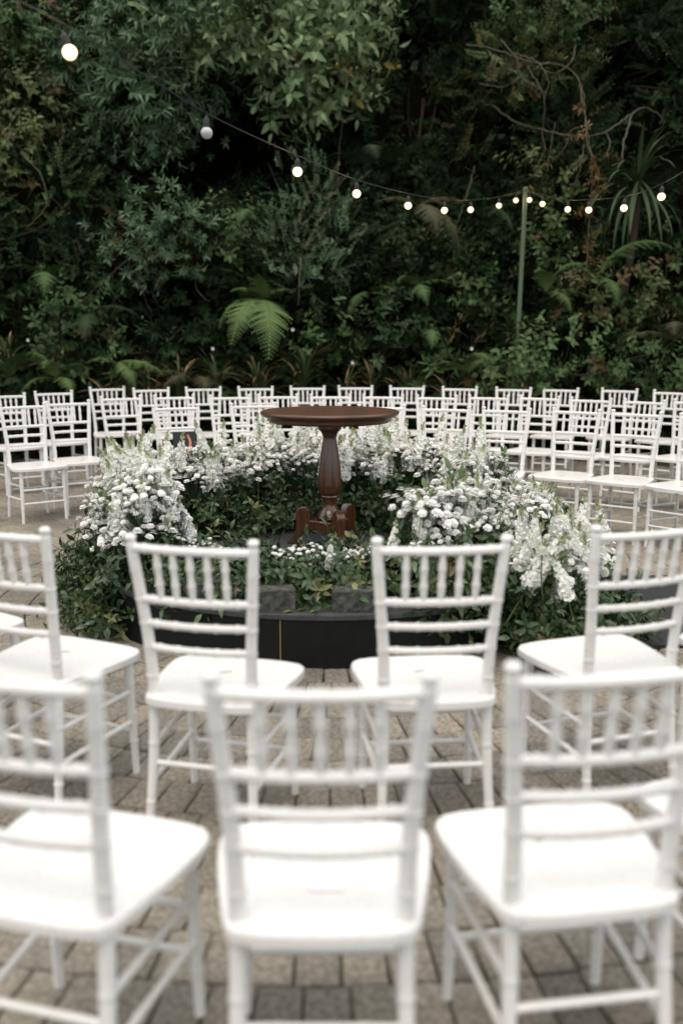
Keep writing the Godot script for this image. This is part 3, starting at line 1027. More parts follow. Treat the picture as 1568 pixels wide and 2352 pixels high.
func spike_mesh(h: float, full: float) -> ArrayMesh:
	# snapdragon: open white florets below, green buds at the tip
	var g := Geo.new()
	var bend := Vector3(rf(-0.05, 0.05), 0, rf(-0.05, 0.05))
	var gc := Color(0.10, 0.16, 0.045)
	var pts := []
	var rad := []
	for k in 9:
		var t := k / 8.0
		pts.append(Vector3(0, h * t, 0) + bend * t * t)
		rad.append(lerpf(0.004, 0.0015, t))
	g.tube(pts, rad, 5, gc)
	for k in 9:
		var t := rf(0.05, 0.42)
		var a := rf(0, TAU)
		g.leaf(Vector3(0, h * t, 0) + bend * t * t, Vector3(cos(a), rf(0.2, 0.9), sin(a)), Vector3.UP, rf(0.04, 0.075), rf(0.009, 0.014), 0.3, 0.1, Color(0.05, 0.09, 0.028))
	var nf := int(42 * full)
	var t0 := 0.48
	for k in nf:
		var f := float(k) / (nf - 1)
		var t := t0 + (1.0 - t0) * f
		var a := k * 2.39996 + rf(-0.3, 0.3)
		var at := Vector3(0, h * t, 0) + bend * t * t
		var o := Vector3(cos(a), 0, sin(a))
		var size := lerpf(0.031, 0.007, pow(f, 1.3)) * rf(0.85, 1.15)
		if f > 0.78:
			var mixf := clampf((f - 0.78) / 0.22, 0, 1)
			var bc := Color(0.6, 0.63, 0.42).lerp(Color(0.25, 0.29, 0.12), mixf)
			var bp := at + (o + Vector3.UP * 0.8).normalized() * size * 0.9
			for j in 3:
				var aj := a + j * TAU / 3
				g.leaf(at, (o + Vector3.UP * 0.9 + Vector3(cos(aj), 0, sin(aj)) * 0.35), Vector3(cos(aj), 0, sin(aj)) * -1.0 + Vector3.UP * 0.1, size * 1.9, size * 1.1, -0.3, -0.25, bc, 0.5)
		else:
			var wc := Color(0.92, 0.915, 0.88).lerp(Color(0.85, 0.86, 0.76), f * 0.5 + rf(0, 0.12))
			var ax := (o + Vector3.UP * rf(-0.15, 0.35)).normalized()
			var s := ax.cross(Vector3.UP).normalized()
			var u := s.cross(ax)
			var mouth := at + ax * size * 0.75
			# throat
			g.leaf(at, ax, u, size * 1.0, size * 0.7, 0.0, -0.3, tone(wc, 0.9), 0.6)
			for j in 6:
				var aj := j * TAU / 6 + rf(-0.3, 0.3)
				var out := (s * cos(aj) + u * sin(aj)).normalized()
				petal(g, mouth, out * 0.9 + ax * rf(0.1, 0.6), ax, size * rf(0.8, 1.15), size * rf(0.8, 1.1), wc * rf(0.95, 1.03))
			petal(g, mouth, ax, u, size * 0.8, size * 0.8, wc)
	return g.mesh()

func head(g: Geo, at: Vector3, ax: Vector3, r: float, layers: int, eye: bool) -> void:
	var s := ax.cross(Vector3(0.31, 0.17, 0.93)).normalized()
	var u := s.cross(ax)
	for l in layers:
		var np := 11 if l < 2 else 8
		var lift := 0.12 + 0.85 * l / maxf(layers, 2)
		for k in np:
			var a := TAU * (k + l * 0.37) / np + rf(-0.1, 0.1)
			var o := s * cos(a) + u * sin(a)
			petal(g, at + ax * 0.12 * r * l, o + ax * lift, ax, r * (1.0 - 0.13 * l) * rf(0.9, 1.08), r * 0.5, Color(0.92, 0.915, 0.89) * rf(0.95, 1.02))
	if eye:
		for k in 5:
			var a := TAU * k / 5
			petal(g, at + ax * r * 0.16, (s * cos(a) + u * sin(a)) * 0.6 + ax, ax, r * 0.26, r * 0.2, Color(0.5, 0.5, 0.2))
	for k in 4:
		var a := TAU * k / 4
		petal(g, at - ax * r * 0.22, (s * cos(a) + u * sin(a)) + ax * 0.5, ax, r * 0.42, r * 0.4, Color(0.06, 0.1, 0.03))

func spray_mesh(h: float, nh: int, r: float, layers: int, spread: float) -> ArrayMesh:
	var g := Geo.new()
	var gc := Color(0.05, 0.075, 0.03)
	var fork := Vector3(rf(-0.02, 0.02), h * 0.45, rf(-0.02, 0.02))
	g.tube([Vector3.ZERO, fork], [0.003, 0.0025], 5, gc)
	for k in nh:
		var a := k * 2.39996
		var rr := spread * sqrt((k + 0.4) / nh)
		var tip := Vector3(cos(a) * rr, h * (1.0 - 0.9 * rr * rr / (h * 0.5 + 0.05)) + rf(-0.03, 0.03), sin(a) * rr)
		var mid := fork.lerp(tip, 0.5) + Vector3(cos(a), -0.3, sin(a)) * rr * 0.15
		g.tube([fork * rf(0.8, 1.0), mid, tip], [0.002, 0.0014, 0.0012], 4, gc, false)
		var ax := (tip - mid).normalized() + Vector3(rf(-0.3, 0.3), 0.5, rf(-0.3, 0.3))
		head(g, tip, ax.normalized(), r * rf(0.8, 1.15), layers, true)
		for j in 2:
			g.leaf(mid.lerp(tip, rf(0.0, 0.6)), rdir() + Vector3.UP * 0.6, Vector3.UP, rf(0.015, 0.03), 0.007, 0.1, 0.1, Color(0.045, 0.075, 0.025))
	for k in 10:
		g.leaf(fork * rf(0.3, 1.3), rdir() + Vector3.UP * 0.4, Vector3.UP, rf(0.03, 0.055), rf(0.010, 0.016), 0.2, 0.1, Color(0.04, 0.068, 0.024))
	return g.mesh()

func pompon_mesh(r: float) -> ArrayMesh:
	var g := Geo.new()
	g.tube([Vector3(0, -0.2, 0), Vector3(0.008, -0.1, 0), Vector3.ZERO], [0.003, 0.0028, 0.003], 5, Color(0.06, 0.10, 0.03))
	for k in 70:
		var z := 1.0 - 1.7 * (k + 0.5) / 70
		var a := k * 2.39996
		var q := sqrt(maxf(0.0, 1 - z * z))
		var o := Vector3(cos(a) * q, z, sin(a) * q)
		petal(g, o * r * 0.45, o + Vector3.UP * 0.25, Vector3.UP if z < 0.8 else Vector3.RIGHT, r * rf(0.5, 0.62), r * 0.36, Color(0.92, 0.915, 0.87).lerp(Color(0.72, 0.74, 0.45), clampf((z - 0.75) * 2.2, 0, 1)))
	for k in 5:
		g.leaf(Vector3(0, rf(-0.18, -0.04), 0), rdir() + Vector3.UP * 0.4, Vector3.UP, rf(0.04, 0.06), 0.018, 0.2, 0.1, Color(0.045, 0.075, 0.025))
	return g.mesh()

func leafy_stem_mesh() -> ArrayMesh:
	var g := Geo.new()
	g.tube([Vector3.ZERO, Vector3(0.01, 0.16, 0.0), Vector3(0.0, 0.34, 0.01)], [0.004, 0.003, 0.0015], 5, Color(0.08, 0.13, 0.04))
	for k in 11:
		var t := 0.35 + 0.65 * k / 10.0
		var a := k * 2.4
		g.leaf(Vector3(0, 0.34 * t, 0), Vector3(cos(a) * 0.75, 1.0, sin(a) * 0.75), Vector3.UP, rf(0.075, 0.12), rf(0.024, 0.034), 0.35, 0.12, Color(0.085, 0.135, 0.05) * rf(0.8, 1.15))
	return g.mesh()

func sprig(nl: int, sl: float, ll: float, lw: float, angle: float, bend: float, curve: float, opts := {}) -> ArrayMesh:
	# a twig along +y bending to +z with leaves round it
	var g := Geo.new()
	var bark := Color(0.35, 0.28, 0.2)
	var pts := []
	var rad := []
	for k in 5:
		var t := k / 4.0
		pts.append(Vector3(0, sl * t, curve * sl * t * t))
		rad.append(lerpf(0.003, 0.001, t) * opts.get("thick", 1.0))
	g.tube(pts, rad, 4, opts.get("twig", bark), false)
	var flat: bool = opts.get("flat", false)
	for k in nl:
		var t: float = lerpf(opts.get("from", 0.2), 1.0, (k + 0.5) / nl)
		var at := Vector3(0, sl * t, curve * sl * t * t)
		var ax := Vector3(0, 1, 2 * curve * t).normalized()
		var a := k * 2.4 + rf(-0.4, 0.4)
		if flat:
			a = (0.0 if k % 2 == 0 else PI) + rf(-0.15, 0.15)
		var side := Vector3.RIGHT * cos(a) + ax.cross(Vector3.RIGHT).normalized() * sin(a)
		var an := angle * (1.0 if t < 0.9 else 0.5) * rf(0.85, 1.15)
		var dir: Vector3 = ax * cos(an) + side * sin(an)
		var up := ax if not flat else Vector3(0, 0, -1)
		var sc := rf(0.75, 1.12) * (1.0 - 0.3 * t * float(opts.get("taper", 1.0)))
		var c := Color.WHITE * rf(0.8, 1.15)
		c.a = 1
		g.leaf(at, dir + Vector3(rf(-0.15, 0.15), rf(-0.15, 0.15), rf(-0.15, 0.15)), up, ll * sc, lw * sc, bend * rf(0.6, 1.5), opts.get("fold", 0.12), c, opts.get("widest", 0.4))
	return g.mesh()

func arrangement(label: String, f0: float, f1: float, r: float, wid: float, y0: float, leaf_h: float, counts: Dictionary, lean := 0.35) -> void:
	var fm := deg_to_rad((f0 + f1) * 0.5)
	var org := STAGE + Vector3(sin(fm) * r, y0, cos(fm) * r)
	var o := base("flower_arrangement", org)
	tag(o, label, "flower arrangement", "flower arrangements round the stage")
	var xs := []
	var cols := []
	var place := func(q: float) -> Array:
		var f := deg_to_rad(lerpf(f0, f1, rf(0.0, 1.0)))
		var rel := rf(-1, 1) * q
		var out := Vector3(sin(f), 0, cos(f))
		var edge := 1.0
		return [STAGE + out * (r + wid * rel) + Vector3.UP * y0 - org, out, rel]
	for k in counts.get("leaf", 300):
		var e = place.call(1.0)
		var rel: float = e[2]
		var hmax := leaf_h * sqrt(maxf(0.05, 1.0 - rel * rel * 0.85))
		var hh := hmax * pow(rf(0, 1), 0.6)
		var out: Vector3 = e[1] * signf(rel) if absf(rel) > 0.25 else e[1] * rf(-1, 1)
		var low := 1.0 - hh / leaf_h
		var dir: Vector3 = out * rf(0.3, 1.0) + Vector3.UP * rf(-0.35 * low, 1.0 - 0.5 * low) + rdir() * 0.55
		var at: Vector3 = e[0] + Vector3.UP * maxf(0.015, hh - 0.1)
		if at.y + y0 < 0.09 and dir.y < 0.1:
			dir.y = rf(0.1, 0.5)
		xs.append(aim(dir, at, rf(0, TAU), rf(0.7, 1.15)))
		var gcol := Color(0.03, 0.06, 0.022).lerp(Color(0.08, 0.125, 0.045), pow(rf(0, 1), 2.0))
		if rf(0, 1) < 0.04: gcol = Color(0.17, 0.18, 0.07)
		if rf(0, 1) < 0.015: gcol = Color(0.11, 0.075, 0.03)
		cols.append(gcol)
	for k in counts.get("hang", 0):
		# trails spilling over the outer side
		var f := deg_to_rad(rf(f0, f1))
		var out := Vector3(sin(f), 0, cos(f))
		var at := STAGE + out * (r + wid * rf(0.7, 1.1)) + Vector3.UP * (y0 + rf(0.03, 0.14)) - org
		xs.append(aim(out * 0.8 + Vector3.DOWN * rf(0.1, 0.75) + rdir() * 0.4, at, rf(0, TAU), rf(0.8, 1.2)))
		cols.append(Color(0.05, 0.08, 0.028).lerp(Color(0.09, 0.12, 0.045), rf(0, 1)))
	scatter("foliage", MM.ruscus[0], M.gloss_leaf, o, xs.slice(0, xs.size() / 2), cols.slice(0, xs.size() / 2))
	scatter("foliage", MM.ruscus[1], M.gloss_leaf, o, xs.slice(xs.size() / 2), cols.slice(xs.size() / 2))
	var kinds := [["flower_spike", "spike", 0.48], ["flower_spray", "spray", 0.36], ["button_spray", "button", 0.34], ["pompon_flower", "pom", 0.0], ["leafy_stem", "leafy", 0.34]]
	for kd in kinds:
		for k in counts.get(kd[1], 0):
			var e = place.call(0.8)
			var rel: float = e[2]
			var dome := sqrt(maxf(0.1, 1.0 - rel * rel * 0.6))
			var dir: Vector3 = Vector3.UP + e[1] * (lean * rf(-0.2, 1.0) + 0.25 * rel) + Vector3(rf(-0.3, 0.3), 0, rf(-0.3, 0.3))
			var top: float = counts.get(kd[1] + "_h", leaf_h + 0.2) * dome * rf(0.78, 1.06)
			var sc := rf(0.85, 1.12)
			var mid: float = float(kd[2]) * sc
			var at: Vector3 = e[0] + Vector3.UP * top - dir.normalized() * mid
			if at.y < 0.0:
				sc *= clampf(1.0 + at.y / maxf(mid, 0.1), 0.6, 1.0)
				at.y = 0.0
			var set: Array = MM[kd[1]]
			part(kd[0], set[rng.randi() % set.size()], M.petal, o, aim(dir, at, rf(0, TAU), sc))

func flowers() -> void:
	MM.ruscus = [sprig(13, 0.25, 0.07, 0.03, 0.95, 0.25, 0.35, {"twig": Color(0.6, 0.75, 0.4)}), sprig(11, 0.21, 0.076, 0.034, 1.05, 0.3, 0.2, {"twig": Color(0.6, 0.75, 0.4)})]
	MM.spike = []
	for k in 6:
		MM.spike.append(spike_mesh(0.46, rf(0.9, 1.15)))
	MM.spray = []
	MM.button = []
	for k in 4:
		MM.spray.append(spray_mesh(0.36, 15, 0.018, 2, 0.10))
		MM.button.append(spray_mesh(0.34, 8, 0.024, 3, 0.11))
	MM.pom = [pompon_mesh(0.031), pompon_mesh(0.027)]
	MM.leafy = [leafy_stem_mesh(), leafy_stem_mesh()]
	arrangement("bank of white snapdragons and asters behind the table, left half", 180, 245, 1.04, 0.25, STAGE_H, 0.33, {"leaf": 560, "spike": 46, "spike_h": 0.73, "spray": 100, "spray_h": 0.53, "button": 34, "button_h": 0.46, "leafy": 7, "leafy_h": 0.62})
	arrangement("bank of white snapdragons and asters behind the table, right half", 112, 180, 1.04, 0.25, STAGE_H, 0.33, {"leaf": 560, "spike": 46, "spike_h": 0.73, "spray": 106, "spray_h": 0.53, "button": 34, "button_h": 0.46, "leafy": 5, "leafy_h": 0.6})
	arrangement("big airy heap of white spikes and button flowers at the left end of the stage", -100, -50, 1.13, 0.23, 0.02, 0.46, {"leaf": 620, "hang": 50, "spike": 50, "spike_h": 0.97, "spray": 60, "spray_h": 0.78, "button": 66, "button_h": 0.62, "leafy": 9, "leafy_h": 0.82}, 0.3)
	arrangement("low trail of leaves with few white flowers on the left front of the stage", -52, -19, 1.0, 0.14, STAGE_H, 0.15, {"leaf": 190, "hang": 14, "spike": 1, "spike_h": 0.2, "spray": 5, "spray_h": 0.17}, 0.1)
	arrangement("low leafy clump with small white flowers at the middle front of the stage", -13, 20, 0.93, 0.1, STAGE_H, 0.2, {"leaf": 260, "hang": 5, "spike": 4, "spike_h": 0.22, "spray": 9, "spray_h": 0.22}, 0.1)
	arrangement("airy clump of white button flowers at the right front of the stage", 22, 46, 1.06, 0.15, STAGE_H, 0.3, {"leaf": 400, "hang": 70, "spike": 16, "spike_h": 0.6, "button": 24, "button_h": 0.52, "spray": 20, "spray_h": 0.48, "leafy": 5, "leafy_h": 0.6}, 0.1)
	arrangement("blurred heap with large white pompon blooms on the pavers at the right front", 36, 57, 1.54, 0.17, 0.0, 0.36, {"leaf": 460, "hang": 30, "spike": 17, "spike_h": 0.74, "pom": 50, "pom_h": 0.6, "button": 10, "button_h": 0.54, "leafy": 4, "leafy_h": 0.6}, 0.25)
	arrangement("clump with white spikes leaning out towards the chairs at the right end of the stage", 74, 112, 1.16, 0.22, 0.12, 0.32, {"leaf": 400, "spike": 34, "spike_h": 0.56, "spray": 36, "spray_h": 0.46, "button": 12, "button_h": 0.44, "leafy": 3, "leafy_h": 0.5}, 0.9)


# ------------------------------------------------------------------ hillside plants
func kinds() -> void:
	MM.broad = [sprig(8, 0.38, 0.2, 0.088, 0.6, 0.4, 0.3, {"fold": 0.1}), sprig(7, 0.34, 0.21, 0.085, 0.7, 0.5, 0.4, {"fold": 0.14})]
	MM.willow = [sprig(16, 0.38, 0.17, 0.03, 0.6, 0.3, 0.4), sprig(13, 0.34, 0.16, 0.032, 0.7, 0.4, 0.5)]
	MM.whorl = [sprig(13, 0.18, 0.15, 0.027, 0.85, 0.25, 0.1, {"from": 0.6, "widest": 0.55}), sprig(11, 0.16, 0.14, 0.03, 0.95, 0.3, 0.1, {"from": 0.6, "widest": 0.55})]
	MM.fine = [sprig(26, 0.32, 0.048, 0.02, 0.85, 0.2, 0.15), sprig(22, 0.28, 0.044, 0.02, 0.95, 0.2, 0.25)]
	MM.ovate = [sprig(10, 0.32, 0.115, 0.056, 0.95, 0.35, 0.3), sprig(8, 0.28, 0.11, 0.06, 1.05, 0.4, 0.2)]
	MM.round = [sprig(7, 0.2, 0.105, 0.075, 1.1, 0.35, 0.2), sprig(6, 0.18, 0.115, 0.07, 1.0, 0.4, 0.3)]
	MM.pinnate = [sprig(22, 0.42, 0.075, 0.026, 1.15, 0.3, -0.35, {"flat": true, "from": 0.12}), sprig(18, 0.36, 0.07, 0.028, 1.2, 0.35, -0.45, {"flat": true, "from": 0.12})]
	MM.frond = [frond_mesh(0.9, 1.0, -1.2, 26), frond_mesh(0.8, 0.5, -0.75, 24), frond_mesh(0.85, 0.25, -1.5, 26)]

var HANG := {"broad": [0.55, -0.7, 0.4], "willow": [0.8, -0.45, 0.5], "whorl": [0.9, 0.25, 0.6], "fine": [0.8, 0.5, 0.7], "ovate": [0.8, 0.1, 0.7], "round": [0.9, 0.2, 0.6], "pinnate": [1.0, 0.15, 0.55]}

func shrub(called: String, category: String, label: String, group: String, kind: String, blobs: Array, dens: float, lo: Color, hi: Color, odd := Color(0, 0, 0), odds := 0.0) -> void:
	var b0: Array = blobs[0]
	var at := Vector3(b0[0], b0[1], b0[2])
	var foot := Vector3(b0[0], maxf(0.0, b0[1] - b0[4]), 0)
	foot.z = -hill_d(foot.x, foot.y) - 0.1
	var o := base(called, foot)
	tag(o, label, category, group)
	var xs := [[], []]
	var cols := [[], []]
	var hg: Array = HANG[kind]
	for b in blobs:
		var cen := Vector3(b[0], b[1], b[2])
		var rad := Vector3(b[3], b[4], b[5])
		var cnt := int(dens * 260.0 * rad.x * rad.y)
		# uneven clumps inside the blob
		var clumps := []
		for k in maxi(5, int(26 * rad.x * rad.y / 0.3)):
			var d := rdir()
			d.z = absf(d.z) * 1.0 - 0.25
			clumps.append([cen + d * rad * pow(rf(0.25, 1.0), 0.5) * 0.9, rf(0.13, 0.26) * (0.6 + rad.x), rf(0.75, 1.2)])
		for k in cnt:
			var c: Array = clumps[rng.randi() % clumps.size()]
			var d := rdir()
			var q: Vector3 = c[0] + d * float(c[1]) * pow(rf(0, 1), 0.4)
			var out := ((q - cen) / rad).normalized()
			out.z = maxf(out.z, -0.3) + 0.35
			var dir: Vector3 = out * hg[0] + Vector3.UP * hg[1] + rdir() * hg[2] + d * 0.3
			var w := rng.randi() % 2
			xs[w].append(aim(dir, q - foot, rf(0, TAU), rf(0.75, 1.2)))
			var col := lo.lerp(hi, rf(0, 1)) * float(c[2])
			if rf(0, 1) < odds: col = odd * rf(0.7, 1.2)
			col.a = 1
			cols[w].append(col)
	for w in 2:
		if xs[w].size():
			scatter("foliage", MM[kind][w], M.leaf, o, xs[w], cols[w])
	# stems from the slope into the crown
	for b in blobs:
		for k in 3:
			var tip := Vector3(b[0], b[1], b[2]) + rdir() * Vector3(b[3], b[4], b[5]) * 0.6 - foot
			var st := Vector3(rf(-0.15, 0.15), 0, rf(-0.05, 0.05))
			var mid := st.lerp(tip, 0.5) + Vector3(rf(-0.12, 0.12), rf(0, 0.15), rf(-0.1, 0.1))
			var g := Geo.new()
			g.tube([st, st.lerp(mid, 0.6), mid, mid.lerp(tip, 0.6), tip], [0.016, 0.013, 0.011, 0.008, 0.004], 6)
			part("stem", g.mesh(), M.bark, o)

func frond_mesh(ln: float, e0: float, e1: float, pairs: int) -> ArrayMesh:
	var g := Geo.new()
	var pos := Vector3.ZERO
	var steps := pairs
	var pts := [pos]
	var dirs := []
	for k in steps:
		var e := lerpf(e0, e1, float(k) / steps)
		var d := Vector3(0, sin(e), cos(e))
		dirs.append(d)
		pos += d * ln / steps
		pts.append(pos)
	var rad := []
	for k in pts.size():
		rad.append(lerpf(0.006, 0.0012, float(k) / steps))
	g.tube(pts, rad, 4, Color(0.9, 0.95, 0.6), false)
	for k in range(2, steps):
		var t := float(k) / steps
		var d: Vector3 = dirs[k]
		var up := Vector3(0, d.z, -d.y)
		var pl := rf(0.85, 1.08) * ln * 0.27 * minf(1.0, (t + 0.02) / 0.28) * pow(1.0 - t, 0.75) * 1.25 + 0.01
		for s in [-1.0, 1.0]:
			var dir := (Vector3(s, 0, 0) + d * rf(0.35, 0.55) - up * rf(-0.02, 0.3)).normalized()
			var np := int(clampf(pl / 0.018, 3, 12))
			for j in np:
				var f := (j + 0.3) / np
				var at: Vector3 = pts[k] + dir * pl * f - up * pl * 0.18 * f * f
				var ql := pl * 0.23 * (1.0 - f * 0.8) + 0.006
				var tint := Color.WHITE * rf(0.85, 1.1)
				for q in [-1.0, 1.0]:
					var w: Vector3 = (d * q + dir * 0.5).normalized()
					var side := dir * ql * 0.3
					var a0 := at - side
					var a1 := at + side
					var tip: Vector3 = at + w * ql - up * ql * 0.1
					var nn: Vector3 = (up + w * 0.15).normalized()
					var i0 := g.p(a0, nn, tint); g.p(a1, nn, tint); g.p(tip, nn, tint)
					g.t(i0, i0 + 1, i0 + 2)
	return g.mesh()

func fern(label: String, at: Vector3, fronds: Array, lo: Color, called := "fern") -> void:
	var o := base(called, at)
	tag(o, label, "fern", "ferns on the slope")
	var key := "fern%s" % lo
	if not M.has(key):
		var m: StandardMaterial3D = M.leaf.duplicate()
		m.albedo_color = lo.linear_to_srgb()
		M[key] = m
	for f in fronds:
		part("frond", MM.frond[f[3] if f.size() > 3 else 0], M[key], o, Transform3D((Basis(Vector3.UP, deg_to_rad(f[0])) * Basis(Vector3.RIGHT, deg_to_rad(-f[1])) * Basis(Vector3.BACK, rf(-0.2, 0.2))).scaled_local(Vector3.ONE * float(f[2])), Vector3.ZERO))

func strap_mesh(nb: int, h: float, dry: float) -> ArrayMesh:
	var g := Geo.new()
	for k in nb:
		var a := rf(0, TAU)
		var o := Vector3(cos(a), 0, sin(a))
		var ln := h * rf(0.6, 1.15)
		var reach := rf(0.35, 1.05)
		var pts := []
		var w := []
		var cols := []
		var isdry := rf(0, 1) < dry
		var gc := Color(0.025, 0.042, 0.016).lerp(Color(0.055, 0.075, 0.03), rf(0, 1))
		var dc := Color(0.15, 0.09, 0.045).lerp(Color(0.27, 0.18, 0.10), rf(0, 1))
		for j in 8:
			var t := j / 7.0
			var up := ln * (t - 0.72 * reach * t * t * 1.1)
			pts.append(o * (0.04 + ln * reach * t * t * 0.75) + Vector3.UP * up)
			w.append(lerpf(0.03, 0.036, t) * (1.0 - pow(t, 3.0)) + 0.002)
			cols.append(dc if isdry and t > rf(0.2, 0.7) else (dc if t > 0.8 and rf(0, 1) < 0.5 else gc))
		g.blade(pts, w, o.cross(Vector3.UP), cols, rf(0.05, 0.3))
	return g.mesh()

func vine(called: String, label: String, category: String, lines: Array, r: float, col: Color, leaves := []) -> void:
	var o := base(called, lines[0][0])
	tag(o, label, category)
	var key := "vine%s" % col
	if not M.has(key):
		M[key] = mat(col.linear_to_srgb(), 0.85)
	for l in lines:
		var cv := Curve3D.new()
		for k in l.size():
			var d: Vector3 = (l[mini(k + 1, l.size() - 1)] - l[maxi(k - 1, 0)]) / 6.0
			cv.add_point(l[k] - lines[0][0], -d, d)
		var pts := []
		var rad := []
		var ln := cv.get_baked_length()
		var n := clampi(int(ln / 0.05), 8, 60)
		for k in n + 1:
			pts.append(cv.sample_baked(ln * k / n, true) + rdir() * 0.008)
			rad.append(r * lerpf(1.0, 0.55, float(k) / n) * rf(0.85, 1.15))
		var g := Geo.new()
		g.tube(pts, rad, 6)
		part("vine_stem", g.mesh(), M[key], o)
		if leaves.size():
			var xs := []
			var cols := []
			for k in int(ln * float(leaves[1])):
				xs.append(aim(rdir() + Vector3.DOWN * 0.6, pts[rng.randi() % pts.size()] + rdir() * float(leaves[4]), rf(0, TAU), rf(0.5, 0.95)))
				cols.append((leaves[2] as Color).lerp(leaves[3], rf(0, 1)))
			if xs.size() > 8:
				scatter("vine_leaves", MM[leaves[0]][0], M.leaf, o, xs, cols)

func spiky_palm(at: Vector3) -> void:
	var o := base("spiky_palm", at)
	tag(o, "dark spiky palm-like plant with long drooping sword leaves at the right", "palm")
	var g := Geo.new()
	var top := Vector3(0.05, 2.0, 0.35)
	g.tube([Vector3(0.1, -0.3, -0.2), Vector3(0.0, 0.7, 0.15), Vector3(0.05, 1.4, 0.3), top], [0.05, 0.045, 0.04, 0.04], 10)
	part("trunk", g.mesh(), M.bark, o)
	var sets := []
	for v in 4:
		var bg := Geo.new()
		var ln: float = [0.75, 0.85, 1.0, 0.9][v]
		var e0: float = [1.3, 0.7, 0.15, -0.5][v]
		var fall: float = [0.9, 1.6, 1.65, 1.05][v]
		var pts := []
		var w := []
		var cols := []
		var q := Vector3.ZERO
		for k in 12:
			var t := k / 11.0
			var e := e0 - fall * pow(t, 1.2)
			pts.append(q)
			q += Vector3(0, sin(e), cos(e)) * ln / 11.0
			w.append((0.026 + 0.03 * sin(minf(t * 2.2, PI * 0.5))) * (1.0 - pow(t, 2.5)) + 0.002)
			cols.append(Color(0.04, 0.062, 0.03) * (1.0 + 0.3 * t))
		bg.blade(pts, w, Vector3.RIGHT, cols, 0.35)
		sets.append(bg.mesh())
	for k in 64:
		var v: int = [0, 1, 1, 2, 2, 3, 3, 3][k % 8]
		part("leaf", sets[v], M.leaf, o, Transform3D(Basis(Vector3.UP, k * 2.39996 + rf(-0.2, 0.2)) * Basis(Vector3.RIGHT, rf(-0.2, 0.2)), top + Vector3(0, rf(-0.12, 0.03), 0)))

func undergrowth() -> void:
	var holes := HOLES
	var fn := FastNoiseLite.new()
	fn.seed = 17
	fn.frequency = 0.55
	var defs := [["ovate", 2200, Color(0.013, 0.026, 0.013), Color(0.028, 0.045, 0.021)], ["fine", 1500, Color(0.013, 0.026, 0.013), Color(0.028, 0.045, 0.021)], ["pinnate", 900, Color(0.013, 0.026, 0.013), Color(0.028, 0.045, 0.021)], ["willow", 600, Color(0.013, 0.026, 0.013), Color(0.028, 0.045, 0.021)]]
	for e in defs:
		var xs := []
		var cols := []
		for k in e[1] * 3:
			var x := rf(-5.6, 5.6)
			var h := pow(rf(0, 1), 0.85) * 6.6
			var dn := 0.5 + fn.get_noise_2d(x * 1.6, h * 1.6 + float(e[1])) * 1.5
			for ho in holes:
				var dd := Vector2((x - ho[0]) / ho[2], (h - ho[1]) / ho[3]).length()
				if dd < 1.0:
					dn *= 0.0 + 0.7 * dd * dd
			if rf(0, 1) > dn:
				continue
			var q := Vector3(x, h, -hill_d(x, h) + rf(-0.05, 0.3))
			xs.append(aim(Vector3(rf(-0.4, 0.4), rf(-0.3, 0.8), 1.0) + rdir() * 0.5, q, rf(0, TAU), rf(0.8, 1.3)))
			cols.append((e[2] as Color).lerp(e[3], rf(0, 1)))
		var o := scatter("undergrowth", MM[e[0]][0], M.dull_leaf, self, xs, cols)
		o.name = numbered("undergrowth")
		tag(o, {"ovate": "dark oval-leaved ground cover over the whole slope", "fine": "dark fine-leaved ground cover over the whole slope", "pinnate": "dark feathery ground cover over the whole slope", "willow": "dark narrow-leaved ground cover over the whole slope"}[e[0]], "ground cover", "", "stuff")


